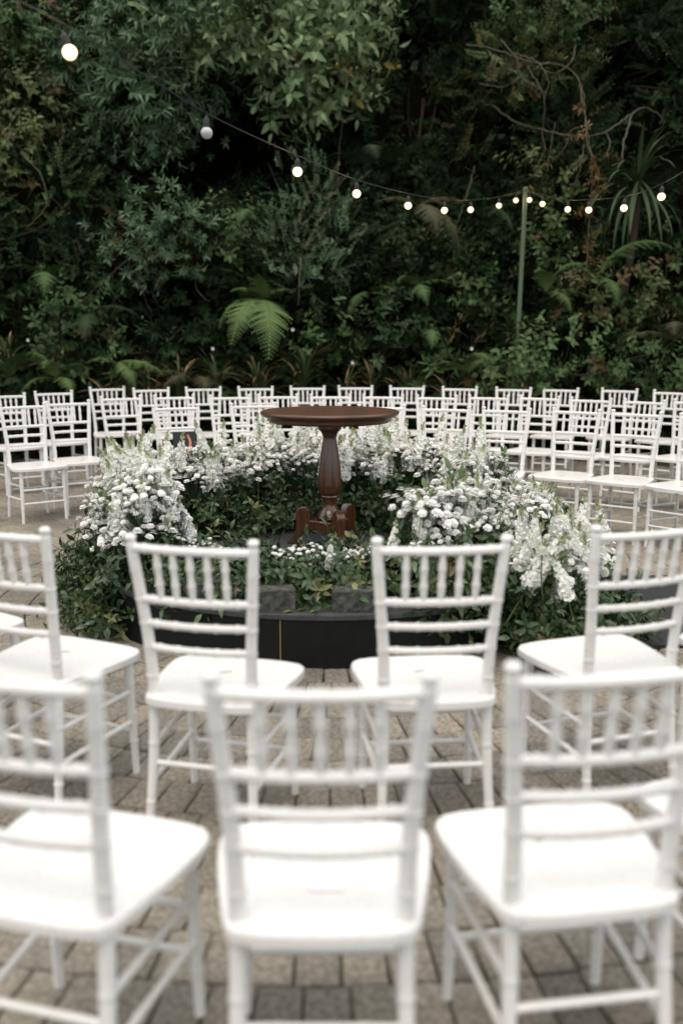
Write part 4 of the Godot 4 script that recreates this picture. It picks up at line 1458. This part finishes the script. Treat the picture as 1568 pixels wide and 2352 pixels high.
func plants() -> void:
	kinds()
	undergrowth()
	var straps := []
	var wild := []
	shrub("broadleaf_tree", "tree", "pale broad-leaved tree drooping over the slope at the top centre", "plants covering the slope", "broad", [[-1.00, 5.34, -13.37, 0.49, 0.38, 0.50], [-0.46, 5.13, -13.34, 0.55, 0.44, 0.50], [0.03, 5.47, -14.01, 0.46, 0.40, 0.40], [-1.44, 5.12, -13.33, 0.44, 0.27, 0.40], [-1.94, 5.35, -13.42, 0.44, 0.27, 0.40], [-0.79, 4.71, -13.34, 0.44, 0.27, 0.40], [-0.24, 4.63, -13.40, 0.39, 0.33, 0.40], [0.20, 4.92, -13.74, 0.28, 0.34, 0.35], [-0.52, 4.40, -13.47, 0.28, 0.22, 0.30], [-0.82, 6.00, -13.99, 1.14, 0.34, 0.50], [0.36, 5.86, -14.61, 0.30, 0.30, 0.35]], 0.80, Color(0.118, 0.178, 0.086), Color(0.195, 0.264, 0.136), Color(0.26, 0.22, 0.07), 0.02)
	shrub("narrow_leaved_tree", "tree", "grey-green tree with narrow hanging leaves left of the top centre", "plants covering the slope", "willow", [[-2.37, 5.29, -13.37, 0.71, 0.55, 0.50], [-2.53, 4.51, -13.47, 0.72, 0.50, 0.50], [-3.26, 4.88, -13.58, 0.50, 0.45, 0.40], [-2.03, 4.87, -13.54, 0.50, 0.39, 0.40]], 1.00, Color(0.083, 0.143, 0.078), Color(0.138, 0.210, 0.120), Color(0.1, 0.075, 0.035), 0.02)
	shrub("shrub", "shrub", "olive-brown leafy shrub at the far left under the large bulb", "plants covering the slope", "ovate", [[-3.98, 4.43, -13.49, 0.61, 0.61, 0.40], [-4.03, 3.71, -12.99, 0.49, 0.38, 0.40]], 0.90, Color(0.075, 0.098, 0.038), Color(0.115, 0.140, 0.059), Color(0.1, 0.075, 0.035), 0.12)
	shrub("shrub", "shrub", "dark leafy shrub in the top left corner", "plants covering the slope", "ovate", [[-3.96, 5.34, -13.57, 0.72, 0.50, 0.50]], 0.90, Color(0.052, 0.095, 0.035), Color(0.092, 0.140, 0.056), Color(0.1, 0.075, 0.035), 0.10)
	shrub("shrub", "shrub", "fine-leaved olive shrub at the left edge halfway up the slope", "plants covering the slope", "fine", [[-3.60, 3.26, -12.73, 0.69, 0.48, 0.45], [-4.00, 2.79, -12.72, 0.43, 0.32, 0.40]], 0.80, Color(0.052, 0.095, 0.035), Color(0.092, 0.140, 0.056), Color(0.1, 0.075, 0.035), 0.04)
	shrub("shrub", "shrub", "shrub with whorls of narrow grey leaves left of the unlit bulb", "plants covering the slope", "whorl", [[-2.79, 4.03, -13.59, 0.62, 0.34, 0.40], [-2.01, 4.17, -14.04, 0.41, 0.29, 0.30]], 0.70, Color(0.083, 0.143, 0.078), Color(0.138, 0.210, 0.120), Color(0.1, 0.075, 0.035), 0.02)
	shrub("shrub", "shrub", "bluish shrub with star-like whorls of narrow leaves, middle left", "plants covering the slope", "whorl", [[-2.38, 2.87, -12.44, 0.58, 0.32, 0.45], [-2.03, 2.56, -12.47, 0.48, 0.37, 0.40], [-2.65, 2.42, -12.63, 0.43, 0.27, 0.35]], 1.00, Color(0.083, 0.143, 0.078), Color(0.138, 0.210, 0.120), Color(0.1, 0.075, 0.035), 0.02)
	shrub("shrub", "shrub", "small oval-leaved shrub between the starry shrub and the round bush", "plants covering the slope", "ovate", [[-1.42, 2.61, -12.68, 0.43, 0.38, 0.40]], 0.80, Color(0.052, 0.095, 0.035), Color(0.092, 0.140, 0.056), Color(0.1, 0.075, 0.035), 0.02)
	shrub("round_bush", "bush", "round fine-leaved grey-green bush at the centre of the slope", "plants covering the slope", "fine", [[-0.38, 3.11, -13.21, 0.61, 0.44, 0.50], [-0.56, 2.59, -12.74, 0.54, 0.38, 0.50], [-0.08, 2.61, -13.00, 0.50, 0.44, 0.45], [-0.45, 2.16, -12.63, 0.48, 0.32, 0.40]], 1.30, Color(0.083, 0.143, 0.078), Color(0.138, 0.210, 0.120), Color(0.13, 0.12, 0.08), 0.06)
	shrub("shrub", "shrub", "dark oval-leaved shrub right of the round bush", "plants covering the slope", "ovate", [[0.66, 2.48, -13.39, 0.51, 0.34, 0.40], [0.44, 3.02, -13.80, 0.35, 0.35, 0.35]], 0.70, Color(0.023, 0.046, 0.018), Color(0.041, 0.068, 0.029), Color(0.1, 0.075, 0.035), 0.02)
	shrub("feathery_shrub", "shrub", "feathery-leaved shrub under the tangle of vines at the upper right", "plants covering the slope", "pinnate", [[2.31, 5.05, -13.84, 0.63, 0.34, 0.45], [2.88, 5.17, -13.87, 0.51, 0.34, 0.45], [1.96, 4.75, -14.15, 0.41, 0.29, 0.30]], 1.00, Color(0.075, 0.098, 0.038), Color(0.115, 0.140, 0.059), Color(0.26, 0.22, 0.07), 0.06)
	shrub("shrub", "shrub", "leafy shrub at the very top right of centre", "plants covering the slope", "ovate", [[2.91, 5.52, -13.80, 0.62, 0.34, 0.50], [2.40, 5.68, -14.17, 0.46, 0.29, 0.40]], 0.80, Color(0.052, 0.095, 0.035), Color(0.092, 0.140, 0.056), Color(0.1, 0.075, 0.035), 0.02)
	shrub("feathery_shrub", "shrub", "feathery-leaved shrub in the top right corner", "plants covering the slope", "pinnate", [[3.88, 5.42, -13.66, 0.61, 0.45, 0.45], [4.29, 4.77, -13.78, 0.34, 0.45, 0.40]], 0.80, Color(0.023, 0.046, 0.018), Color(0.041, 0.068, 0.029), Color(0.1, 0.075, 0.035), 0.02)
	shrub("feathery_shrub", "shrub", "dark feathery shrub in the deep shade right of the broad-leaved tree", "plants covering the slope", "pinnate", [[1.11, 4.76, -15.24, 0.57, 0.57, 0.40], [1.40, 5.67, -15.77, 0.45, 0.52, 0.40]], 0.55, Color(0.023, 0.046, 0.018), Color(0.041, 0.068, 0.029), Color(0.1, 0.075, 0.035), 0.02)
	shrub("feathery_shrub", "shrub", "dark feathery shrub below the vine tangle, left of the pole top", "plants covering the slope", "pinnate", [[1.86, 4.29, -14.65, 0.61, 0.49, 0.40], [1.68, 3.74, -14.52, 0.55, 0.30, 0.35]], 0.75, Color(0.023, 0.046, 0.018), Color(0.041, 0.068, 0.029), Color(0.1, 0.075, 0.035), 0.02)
	shrub("shrub", "shrub", "yellowish leaves gathered round the top of the green pole", "plants covering the slope", "ovate", [[2.31, 3.49, -13.24, 0.33, 0.22, 0.25], [2.54, 3.32, -12.84, 0.22, 0.13, 0.20]], 0.90, Color(0.075, 0.098, 0.038), Color(0.115, 0.140, 0.059), Color(0.26, 0.22, 0.07), 0.15)
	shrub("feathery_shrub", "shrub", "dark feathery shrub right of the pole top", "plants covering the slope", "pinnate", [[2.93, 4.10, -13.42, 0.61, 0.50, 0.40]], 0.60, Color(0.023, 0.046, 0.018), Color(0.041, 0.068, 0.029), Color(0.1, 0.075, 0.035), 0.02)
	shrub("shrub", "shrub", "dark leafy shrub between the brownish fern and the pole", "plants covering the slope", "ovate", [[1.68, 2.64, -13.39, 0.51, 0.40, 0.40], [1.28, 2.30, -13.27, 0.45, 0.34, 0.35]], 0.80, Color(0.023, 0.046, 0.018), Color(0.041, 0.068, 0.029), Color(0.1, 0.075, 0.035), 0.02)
	shrub("shrub", "shrub", "leafy shrub just left of the lower pole", "plants covering the slope", "ovate", [[1.77, 2.01, -12.74, 0.38, 0.33, 0.35]], 0.90, Color(0.052, 0.095, 0.035), Color(0.092, 0.140, 0.056), Color(0.1, 0.075, 0.035), 0.02)
	shrub("shrub", "shrub", "trailing leafy shrub right of the pole at half height", "plants covering the slope", "ovate", [[2.66, 2.76, -12.96, 0.38, 0.44, 0.35], [2.50, 2.28, -12.87, 0.27, 0.33, 0.30]], 0.80, Color(0.052, 0.095, 0.035), Color(0.092, 0.140, 0.056), Color(0.1, 0.075, 0.035), 0.04)
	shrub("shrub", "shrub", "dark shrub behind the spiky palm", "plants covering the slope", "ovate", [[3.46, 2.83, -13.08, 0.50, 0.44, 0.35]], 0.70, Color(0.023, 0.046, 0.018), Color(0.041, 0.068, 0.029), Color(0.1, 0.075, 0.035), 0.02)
	shrub("shrub", "shrub", "mid green shrub at the right edge below the last bulb", "plants covering the slope", "ovate", [[3.94, 2.25, -12.41, 0.37, 0.53, 0.40]], 0.80, Color(0.052, 0.095, 0.035), Color(0.092, 0.140, 0.056), Color(0.1, 0.075, 0.035), 0.08)
	shrub("dry_shrub", "shrub", "shrub hung with dry brown leaves at the right", "plants covering the slope", "ovate", [[3.37, 1.88, -12.19, 0.47, 0.31, 0.35], [2.99, 1.83, -12.34, 0.26, 0.32, 0.30]], 0.90, Color(0.075, 0.098, 0.038), Color(0.115, 0.140, 0.059), Color(0.12, 0.088, 0.045), 0.40)
	shrub("round_leaved_shrub", "shrub", "broad rounded-leaf shrub at the foot of the green pole", "plants covering the slope", "round", [[2.00, 1.16, -11.25, 0.44, 0.29, 0.35], [1.84, 0.94, -11.25, 0.34, 0.20, 0.30], [2.28, 0.95, -11.15, 0.29, 0.19, 0.30]], 1.50, Color(0.052, 0.095, 0.035), Color(0.092, 0.140, 0.056), Color(0.1, 0.075, 0.035), 0.02)
	shrub("shrub", "shrub", "leafy shrub right of the pole foot behind the farthest chairs", "plants covering the slope", "ovate", [[2.76, 1.13, -11.47, 0.40, 0.30, 0.35]], 1.00, Color(0.052, 0.095, 0.035), Color(0.092, 0.140, 0.056), Color(0.1, 0.075, 0.035), 0.02)
	shrub("shrub", "shrub", "leafy shrub at the lower right behind the farthest chairs", "plants covering the slope", "ovate", [[3.30, 1.18, -11.30, 0.39, 0.34, 0.35], [3.65, 0.99, -11.14, 0.29, 0.24, 0.30]], 1.00, Color(0.052, 0.095, 0.035), Color(0.092, 0.140, 0.056), Color(0.1, 0.075, 0.035), 0.05)
	shrub("shrub", "shrub", "narrow-leaved shrub low on the slope right of the table", "plants covering the slope", "willow", [[1.18, 1.01, -12.08, 0.42, 0.26, 0.35]], 0.90, Color(0.052, 0.095, 0.035), Color(0.092, 0.140, 0.056), Color(0.1, 0.075, 0.035), 0.06)
	shrub("shrub", "shrub", "low shrub of pale three-part leaves right of the big fern", "plants covering the slope", "round", [[-0.08, 1.52, -12.45, 0.32, 0.27, 0.30], [-0.29, 1.26, -12.32, 0.27, 0.21, 0.30]], 0.80, Color(0.052, 0.095, 0.035), Color(0.092, 0.140, 0.056), Color(0.1, 0.075, 0.035), 0.02)
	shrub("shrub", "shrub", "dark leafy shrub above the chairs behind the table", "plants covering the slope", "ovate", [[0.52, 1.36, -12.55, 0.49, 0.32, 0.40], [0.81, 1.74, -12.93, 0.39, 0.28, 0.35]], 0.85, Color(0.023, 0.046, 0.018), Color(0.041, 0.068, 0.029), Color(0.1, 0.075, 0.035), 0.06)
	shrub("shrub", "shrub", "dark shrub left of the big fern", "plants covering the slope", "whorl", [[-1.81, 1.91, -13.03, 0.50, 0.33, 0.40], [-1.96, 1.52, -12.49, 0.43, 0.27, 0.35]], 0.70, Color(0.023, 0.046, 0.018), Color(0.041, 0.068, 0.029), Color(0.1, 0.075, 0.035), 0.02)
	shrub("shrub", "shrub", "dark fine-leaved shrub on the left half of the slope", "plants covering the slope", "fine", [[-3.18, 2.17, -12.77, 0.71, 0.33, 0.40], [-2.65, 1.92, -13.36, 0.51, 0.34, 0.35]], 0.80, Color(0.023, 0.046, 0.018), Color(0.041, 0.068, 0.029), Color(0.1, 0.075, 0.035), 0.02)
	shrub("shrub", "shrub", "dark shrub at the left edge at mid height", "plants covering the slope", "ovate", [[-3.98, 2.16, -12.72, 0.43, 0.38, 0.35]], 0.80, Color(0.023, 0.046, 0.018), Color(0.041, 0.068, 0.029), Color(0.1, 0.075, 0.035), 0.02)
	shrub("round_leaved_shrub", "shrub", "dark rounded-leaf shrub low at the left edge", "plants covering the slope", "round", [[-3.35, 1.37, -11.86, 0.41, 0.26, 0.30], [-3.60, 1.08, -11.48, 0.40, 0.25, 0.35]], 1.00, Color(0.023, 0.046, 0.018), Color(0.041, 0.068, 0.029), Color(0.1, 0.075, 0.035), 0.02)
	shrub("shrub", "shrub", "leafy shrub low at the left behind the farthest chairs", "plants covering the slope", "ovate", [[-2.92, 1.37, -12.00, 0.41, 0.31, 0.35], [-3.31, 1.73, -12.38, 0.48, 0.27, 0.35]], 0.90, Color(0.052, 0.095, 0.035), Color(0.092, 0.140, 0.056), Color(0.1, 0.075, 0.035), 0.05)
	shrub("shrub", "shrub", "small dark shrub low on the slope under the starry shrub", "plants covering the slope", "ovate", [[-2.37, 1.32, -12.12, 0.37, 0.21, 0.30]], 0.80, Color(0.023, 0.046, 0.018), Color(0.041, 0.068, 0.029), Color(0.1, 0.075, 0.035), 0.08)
	fern("big bright green fern with two broad hanging fronds at the centre of the slope", Vector3(-0.93, 1.87, -11.81), [[-14, 0, 1.25, 2], [14, -5, 1.45, 2], [-55, 5, 0.90, 2], [-30, 14, 0.80, 1], [60, 20, 0.60, 1], [0, 40, 0.70, 1]], Color(0.095, 0.145, 0.05))
	fern("small bright fern high on the left half of the slope", Vector3(-3.44, 2.19, -11.82), [[20, 0, 0.72, 2], [70, 10, 0.65, 1], [-50, 10, 0.59, 1]], Color(0.07, 0.118, 0.045))
	fern("bright flat fern frond above the farthest chairs at the left", Vector3(-2.49, 1.18, -11.18), [[75, -8, 0.78, 1], [40, -6, 0.59, 2], [-50, 5, 0.52, 1]], Color(0.095, 0.145, 0.05))
	fern("light fern behind the second farthest chair from the left", Vector3(-3.18, 1.00, -11.19), [[40, 10, 0.65, 2], [-50, 10, 0.65, 2], [0, 20, 0.65], [100, 20, 0.52]], Color(0.095, 0.145, 0.05))
	fern("fern at the far left edge just above the chairs", Vector3(-3.71, 1.03, -11.21), [[60, 15, 0.91], [-10, 10, 0.78], [120, 15, 0.65]], Color(0.07, 0.118, 0.045))
	fern("small fern above the round bush on the left", Vector3(-1.08, 2.95, -12.32), [[60, 0, 0.59, 1], [-20, 0, 0.52, 2], [-60, 10, 0.52, 1]], Color(0.07, 0.118, 0.045))
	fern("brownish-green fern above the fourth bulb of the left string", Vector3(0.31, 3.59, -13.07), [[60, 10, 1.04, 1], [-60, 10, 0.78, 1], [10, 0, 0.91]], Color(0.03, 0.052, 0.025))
	fern("olive fern with arching fronds below the fifth bulb", Vector3(0.94, 3.05, -12.70), [[60, -15, 1.10, 2], [20, -5, 0.91, 2], [-70, 5, 0.78, 1], [95, 5, 0.91, 1]], Color(0.075, 0.072, 0.04))
	fern("bright leafy fern right of the round bush", Vector3(0.36, 2.00, -12.69), [[-40, 0, 0.65, 2], [30, 5, 0.72, 1], [80, 0, 0.52, 2]], Color(0.07, 0.118, 0.045))
	fern("bright fern with short fronds above the dark shrub right of centre", Vector3(0.89, 2.06, -12.16), [[80, 5, 0.65, 1], [10, 0, 0.59, 2], [-40, 5, 0.52]], Color(0.07, 0.118, 0.045))
	fern("small bright fern low on the slope right of the table", Vector3(1.04, 1.54, -11.78), [[75, -5, 0.59, 1], [0, 0, 0.52, 2]], Color(0.07, 0.118, 0.045))
	fern("bright fern just above the chairs left of the pole foot", Vector3(1.46, 1.05, -11.60), [[80, 15, 0.85, 1], [20, 20, 0.72], [-50, 15, 0.78, 1], [120, 20, 0.65]], Color(0.095, 0.145, 0.05))
	fern("bright fern right of the green pole at half height", Vector3(2.37, 1.96, -11.78), [[75, -8, 0.85, 1], [30, 5, 0.65, 2], [-30, 30, 0.65]], Color(0.095, 0.145, 0.05))
	fern("arching fern frond under the spiky palm at the right", Vector3(2.91, 2.11, -11.65), [[75, 18, 1.30], [-70, 5, 0.78], [20, 0, 0.78, 2]], Color(0.07, 0.118, 0.045))
	fern("grey-green fern behind the fifth farthest chair from the left", Vector3(-1.64, 0.93, -11.47), [[-30, 30, 0.78, 2], [20, 25, 0.85, 2], [70, 15, 0.78, 1], [-80, 20, 0.72, 1]], Color(0.075, 0.072, 0.04))
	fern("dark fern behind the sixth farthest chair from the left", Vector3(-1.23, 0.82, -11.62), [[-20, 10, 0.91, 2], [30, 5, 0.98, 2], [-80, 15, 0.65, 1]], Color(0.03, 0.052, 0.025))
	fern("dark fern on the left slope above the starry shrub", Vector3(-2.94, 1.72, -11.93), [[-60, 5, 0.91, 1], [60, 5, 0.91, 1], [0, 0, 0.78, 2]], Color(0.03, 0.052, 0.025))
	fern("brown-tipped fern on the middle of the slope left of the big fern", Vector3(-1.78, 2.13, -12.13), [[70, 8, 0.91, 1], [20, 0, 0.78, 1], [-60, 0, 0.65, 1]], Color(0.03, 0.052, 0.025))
	fern("fern at the lower right edge behind the farthest chairs", Vector3(3.57, 1.42, -10.82), [[-70, 5, 0.91, 1], [-20, 10, 0.78], [40, 10, 0.65]], Color(0.075, 0.072, 0.04))
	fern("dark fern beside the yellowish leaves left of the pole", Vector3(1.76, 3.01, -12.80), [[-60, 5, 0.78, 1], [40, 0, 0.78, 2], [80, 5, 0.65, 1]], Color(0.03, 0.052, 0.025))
	straps.append([Vector3(-2.67, 0.61, -11.44), "clump of strappy leaves with dry tips behind the third farthest chair from the left"])
	straps.append([Vector3(-2.22, 0.70, -11.62), "clump of strappy leaves with dry tips behind the fourth farthest chair from the left"])
	straps.append([Vector3(-1.89, 0.74, -11.74), "clump of strappy leaves with dry tips left of the fifth farthest chair"])
	straps.append([Vector3(-1.47, 0.83, -11.91), "clump of strappy leaves with dry tips right of the fifth farthest chair"])
	straps.append([Vector3(-0.96, 0.67, -11.96), "clump of strappy leaves with dry tips behind the gap left of the seventh farthest chair"])
	straps.append([Vector3(-0.49, 0.72, -12.09), "clump of strappy leaves with dry tips behind the seventh farthest chair"])
	straps.append([Vector3(0.03, 0.66, -12.14), "clump of strappy leaves with dry tips behind the eighth farthest chair"])
	straps.append([Vector3(0.38, 0.76, -12.20), "clump of strappy leaves with dry tips behind the gap right of the eighth farthest chair"])
	straps.append([Vector3(0.82, 0.66, -12.14), "clump of strappy leaves with dry tips behind the ninth farthest chair"])
	straps.append([Vector3(1.29, 0.62, -12.04), "clump of strappy leaves with dry tips behind the tenth farthest chair"])
	straps.append([Vector3(-1.01, 0.83, -12.03), "clump of strappy leaves with dry tips under the big bright fern"])
	straps.append([Vector3(-0.44, 0.92, -12.19), "clump of strappy leaves with dry tips right of the big bright fern"])
	straps.append([Vector3(-3.84, 1.10, -11.60), "clump of strappy leaves with dry tips at the left edge of the slope foot"])
	straps.append([Vector3(1.65, 0.57, -11.93), "clump of strappy leaves with dry tips left of the pole foot"])
	straps.append([Vector3(2.09, 0.53, -11.78), "clump of strappy leaves with dry tips behind the eleventh farthest chair"])
	straps.append([Vector3(-2.45, 0.80, -11.63), "clump of strappy leaves with dry tips above the third farthest chair"])
	vine("vine_tangle", "tangle of bare looping vines hanging from the upper right shrubs", "vine", [[Vector3(1.64, 5.26, -14.03), Vector3(1.92, 5.07, -13.50), Vector3(2.32, 4.77, -12.93), Vector3(2.73, 4.69, -12.85), Vector3(2.88, 4.40, -12.65), Vector3(2.89, 3.95, -12.40), Vector3(2.95, 3.34, -12.24), Vector3(2.93, 2.74, -12.22), Vector3(2.89, 2.23, -12.10)], [Vector3(2.03, 5.19, -13.57), Vector3(2.16, 4.86, -13.10), Vector3(2.19, 4.62, -12.95), Vector3(2.29, 4.50, -12.86)], [Vector3(2.17, 4.98, -13.36), Vector3(2.39, 4.75, -12.89), Vector3(2.49, 4.46, -12.69), Vector3(2.46, 4.30, -12.75)], [Vector3(1.80, 4.72, -13.80), Vector3(2.05, 4.55, -13.21), Vector3(2.18, 4.65, -13.07)], [Vector3(2.94, 5.08, -13.37), Vector3(2.79, 4.76, -12.91), Vector3(2.56, 4.61, -12.81), Vector3(2.38, 4.73, -12.97)], [Vector3(2.28, 4.74, -13.04), Vector3(2.48, 4.36, -12.90), Vector3(2.50, 3.98, -13.05), Vector3(2.52, 3.76, -12.99), Vector3(2.37, 3.48, -12.85)], [Vector3(2.64, 4.07, -12.96), Vector3(2.60, 3.81, -12.97), Vector3(2.52, 3.47, -12.76)], [Vector3(2.86, 3.95, -12.62), Vector3(2.78, 3.92, -12.71), Vector3(2.73, 3.76, -12.71), Vector3(2.62, 3.62, -12.77)], [Vector3(2.91, 3.74, -12.57), Vector3(2.86, 3.43, -12.51), Vector3(2.77, 3.23, -12.54)], [Vector3(3.15, 3.87, -12.49), Vector3(3.18, 3.71, -12.40), Vector3(3.11, 3.53, -12.37), Vector3(3.04, 3.56, -12.42)]], 0.008, Color(0.09, 0.075, 0.048), ["pinnate", 5.0, Color(0.06, 0.07, 0.035), Color(0.14, 0.13, 0.07), 0.06])
	vine("hanging_branch", "long bare curved branch sweeping across the dark slope at the right", "branch", [[Vector3(2.00, 4.49, -13.99), Vector3(2.30, 4.21, -13.67), Vector3(2.60, 4.00, -13.14), Vector3(2.87, 3.84, -12.62), Vector3(3.13, 3.86, -12.44), Vector3(3.46, 4.09, -12.72), Vector3(3.74, 4.27, -13.07), Vector3(3.98, 4.19, -13.14), Vector3(4.05, 4.09, -13.21), Vector3(3.98, 4.04, -13.36)], [Vector3(3.54, 4.14, -12.83), Vector3(3.31, 3.69, -12.29), Vector3(3.27, 3.48, -12.19), Vector3(3.17, 3.44, -12.22)]], 0.015, Color(0.065, 0.057, 0.037))
	vine("dry_vine", "vine with orange-brown dry leaves hanging right of the pole", "vine", [[Vector3(2.86, 4.46, -12.72), Vector3(2.88, 4.06, -12.45), Vector3(2.89, 3.68, -12.27), Vector3(3.00, 3.32, -12.11), Vector3(2.92, 2.98, -12.15), Vector3(2.92, 2.54, -12.16), Vector3(2.83, 2.12, -11.93)]], 0.007, Color(0.12, 0.085, 0.05), ["ovate", 9.0, Color(0.11, 0.065, 0.03), Color(0.2, 0.13, 0.06), 0.03])
	vine("thin_twig", "thin pale stem hanging left of the pole", "twig", [[Vector3(1.82, 3.76, -14.25), Vector3(1.60, 3.23, -13.30), Vector3(1.42, 2.72, -13.10), Vector3(1.42, 2.38, -12.82)]], 0.006, Color(0.11, 0.09, 0.055))
	vine("thin_twig", "thin twig slanting over the dark slope at the left", "twig", [[Vector3(-2.36, 2.54, -12.27), Vector3(-2.88, 2.15, -12.42), Vector3(-3.17, 1.83, -12.25)]], 0.006, Color(0.11, 0.09, 0.055))
	vine("thin_twig", "pair of thin twigs hanging under the starry shrub", "twig", [[Vector3(-2.47, 2.39, -12.28), Vector3(-2.54, 2.07, -12.98), Vector3(-2.40, 1.74, -12.88)]], 0.006, Color(0.11, 0.09, 0.055))
	vine("thin_twig", "thin upright stem left of the round bush", "twig", [[Vector3(0.03, 4.32, -13.72), Vector3(-0.05, 3.65, -13.59), Vector3(-0.03, 3.13, -13.35)]], 0.006, Color(0.11, 0.09, 0.055))
	vine("thin_twig", "thin vertical stem inside the round bush", "twig", [[Vector3(-0.48, 2.38, -12.08), Vector3(-0.49, 2.07, -11.94), Vector3(-0.52, 1.82, -11.99)]], 0.006, Color(0.11, 0.09, 0.055))
	vine("thin_twig", "thin twig under the shrub at the middle left", "twig", [[Vector3(-1.74, 2.35, -12.42), Vector3(-1.81, 2.06, -12.71), Vector3(-1.62, 1.89, -12.46)]], 0.006, Color(0.11, 0.09, 0.055))
	vine("thin_twig", "thin stems hanging at the upper left edge", "twig", [[Vector3(-3.85, 3.64, -12.56), Vector3(-3.54, 3.34, -12.28), Vector3(-3.49, 2.99, -12.21), Vector3(-3.73, 2.74, -12.20)]], 0.006, Color(0.11, 0.09, 0.055))
	vine("thin_twig", "thin stem reaching up from the dark gap under the broad-leaved tree", "twig", [[Vector3(-1.03, 3.87, -14.62), Vector3(-0.81, 3.35, -13.39), Vector3(-0.72, 3.01, -12.78)]], 0.006, Color(0.11, 0.09, 0.055))
	spiky_palm(Vector3(3.53, 3.30, -12.36) - Vector3(0.05, 2.0, 0.35))
	wild.append([Vector3(-3.63, 1.43, -11.73), "tiny white wild flower in the dark undergrowth at the left edge"])
	wild.append([Vector3(-1.51, 1.33, -11.87), "tiny white wild flower in the dark undergrowth left of the big fern"])
	wild.append([Vector3(0.13, 1.16, -12.09), "tiny white wild flower in the dark undergrowth above the seventh farthest chair"])
	wild.append([Vector3(1.53, 1.33, -11.88), "tiny white wild flower in the dark undergrowth left of the pole foot"])
	wild.append([Vector3(2.59, 1.44, -11.51), "tiny white wild flower in the dark undergrowth right of the pole foot"])
	wild.append([Vector3(-0.58, 1.55, -12.03), "tiny white wild flower in the dark undergrowth just right of the big fern"])
	var sm := [strap_mesh(34, 0.75, 0.22), strap_mesh(28, 0.65, 0.35), strap_mesh(36, 0.8, 0.15)]
	for k in straps.size():
		var o := base("strappy_plant", Vector3(straps[k][0].x, maxf(0.0, straps[k][0].y), straps[k][0].z), rf(0, TAU))
		tag(o, straps[k][1], "plant", "strappy plants along the foot of the slope")
		tag(part("blades", sm[k % 3], M.leaf, o), "", "", "", "stuff")
	var wg := Geo.new()
	for k in 5:
		var a := TAU * k / 5
		petal(wg, Vector3.ZERO, Vector3(cos(a), sin(a), 0.4), Vector3.BACK, 0.024, 0.015, Color(0.8, 0.8, 0.8))
	var sg := Geo.new()
	sg.tube([Vector3.ZERO, Vector3(0.01, -0.15, -0.05), Vector3(0.0, -0.4, -0.25)], [0.003, 0.003, 0.004], 5, Color(0.05, 0.08, 0.03))
	for k in wild.size():
		var o := base("wild_flower", wild[k][0], rf(-0.4, 0.4))
		tag(o, wild[k][1], "flower", "wild flowers on the slope")
		part("blossom", wg.mesh(), M.petal, o)
		part("stalk", sg.mesh(), M.leaf, o)
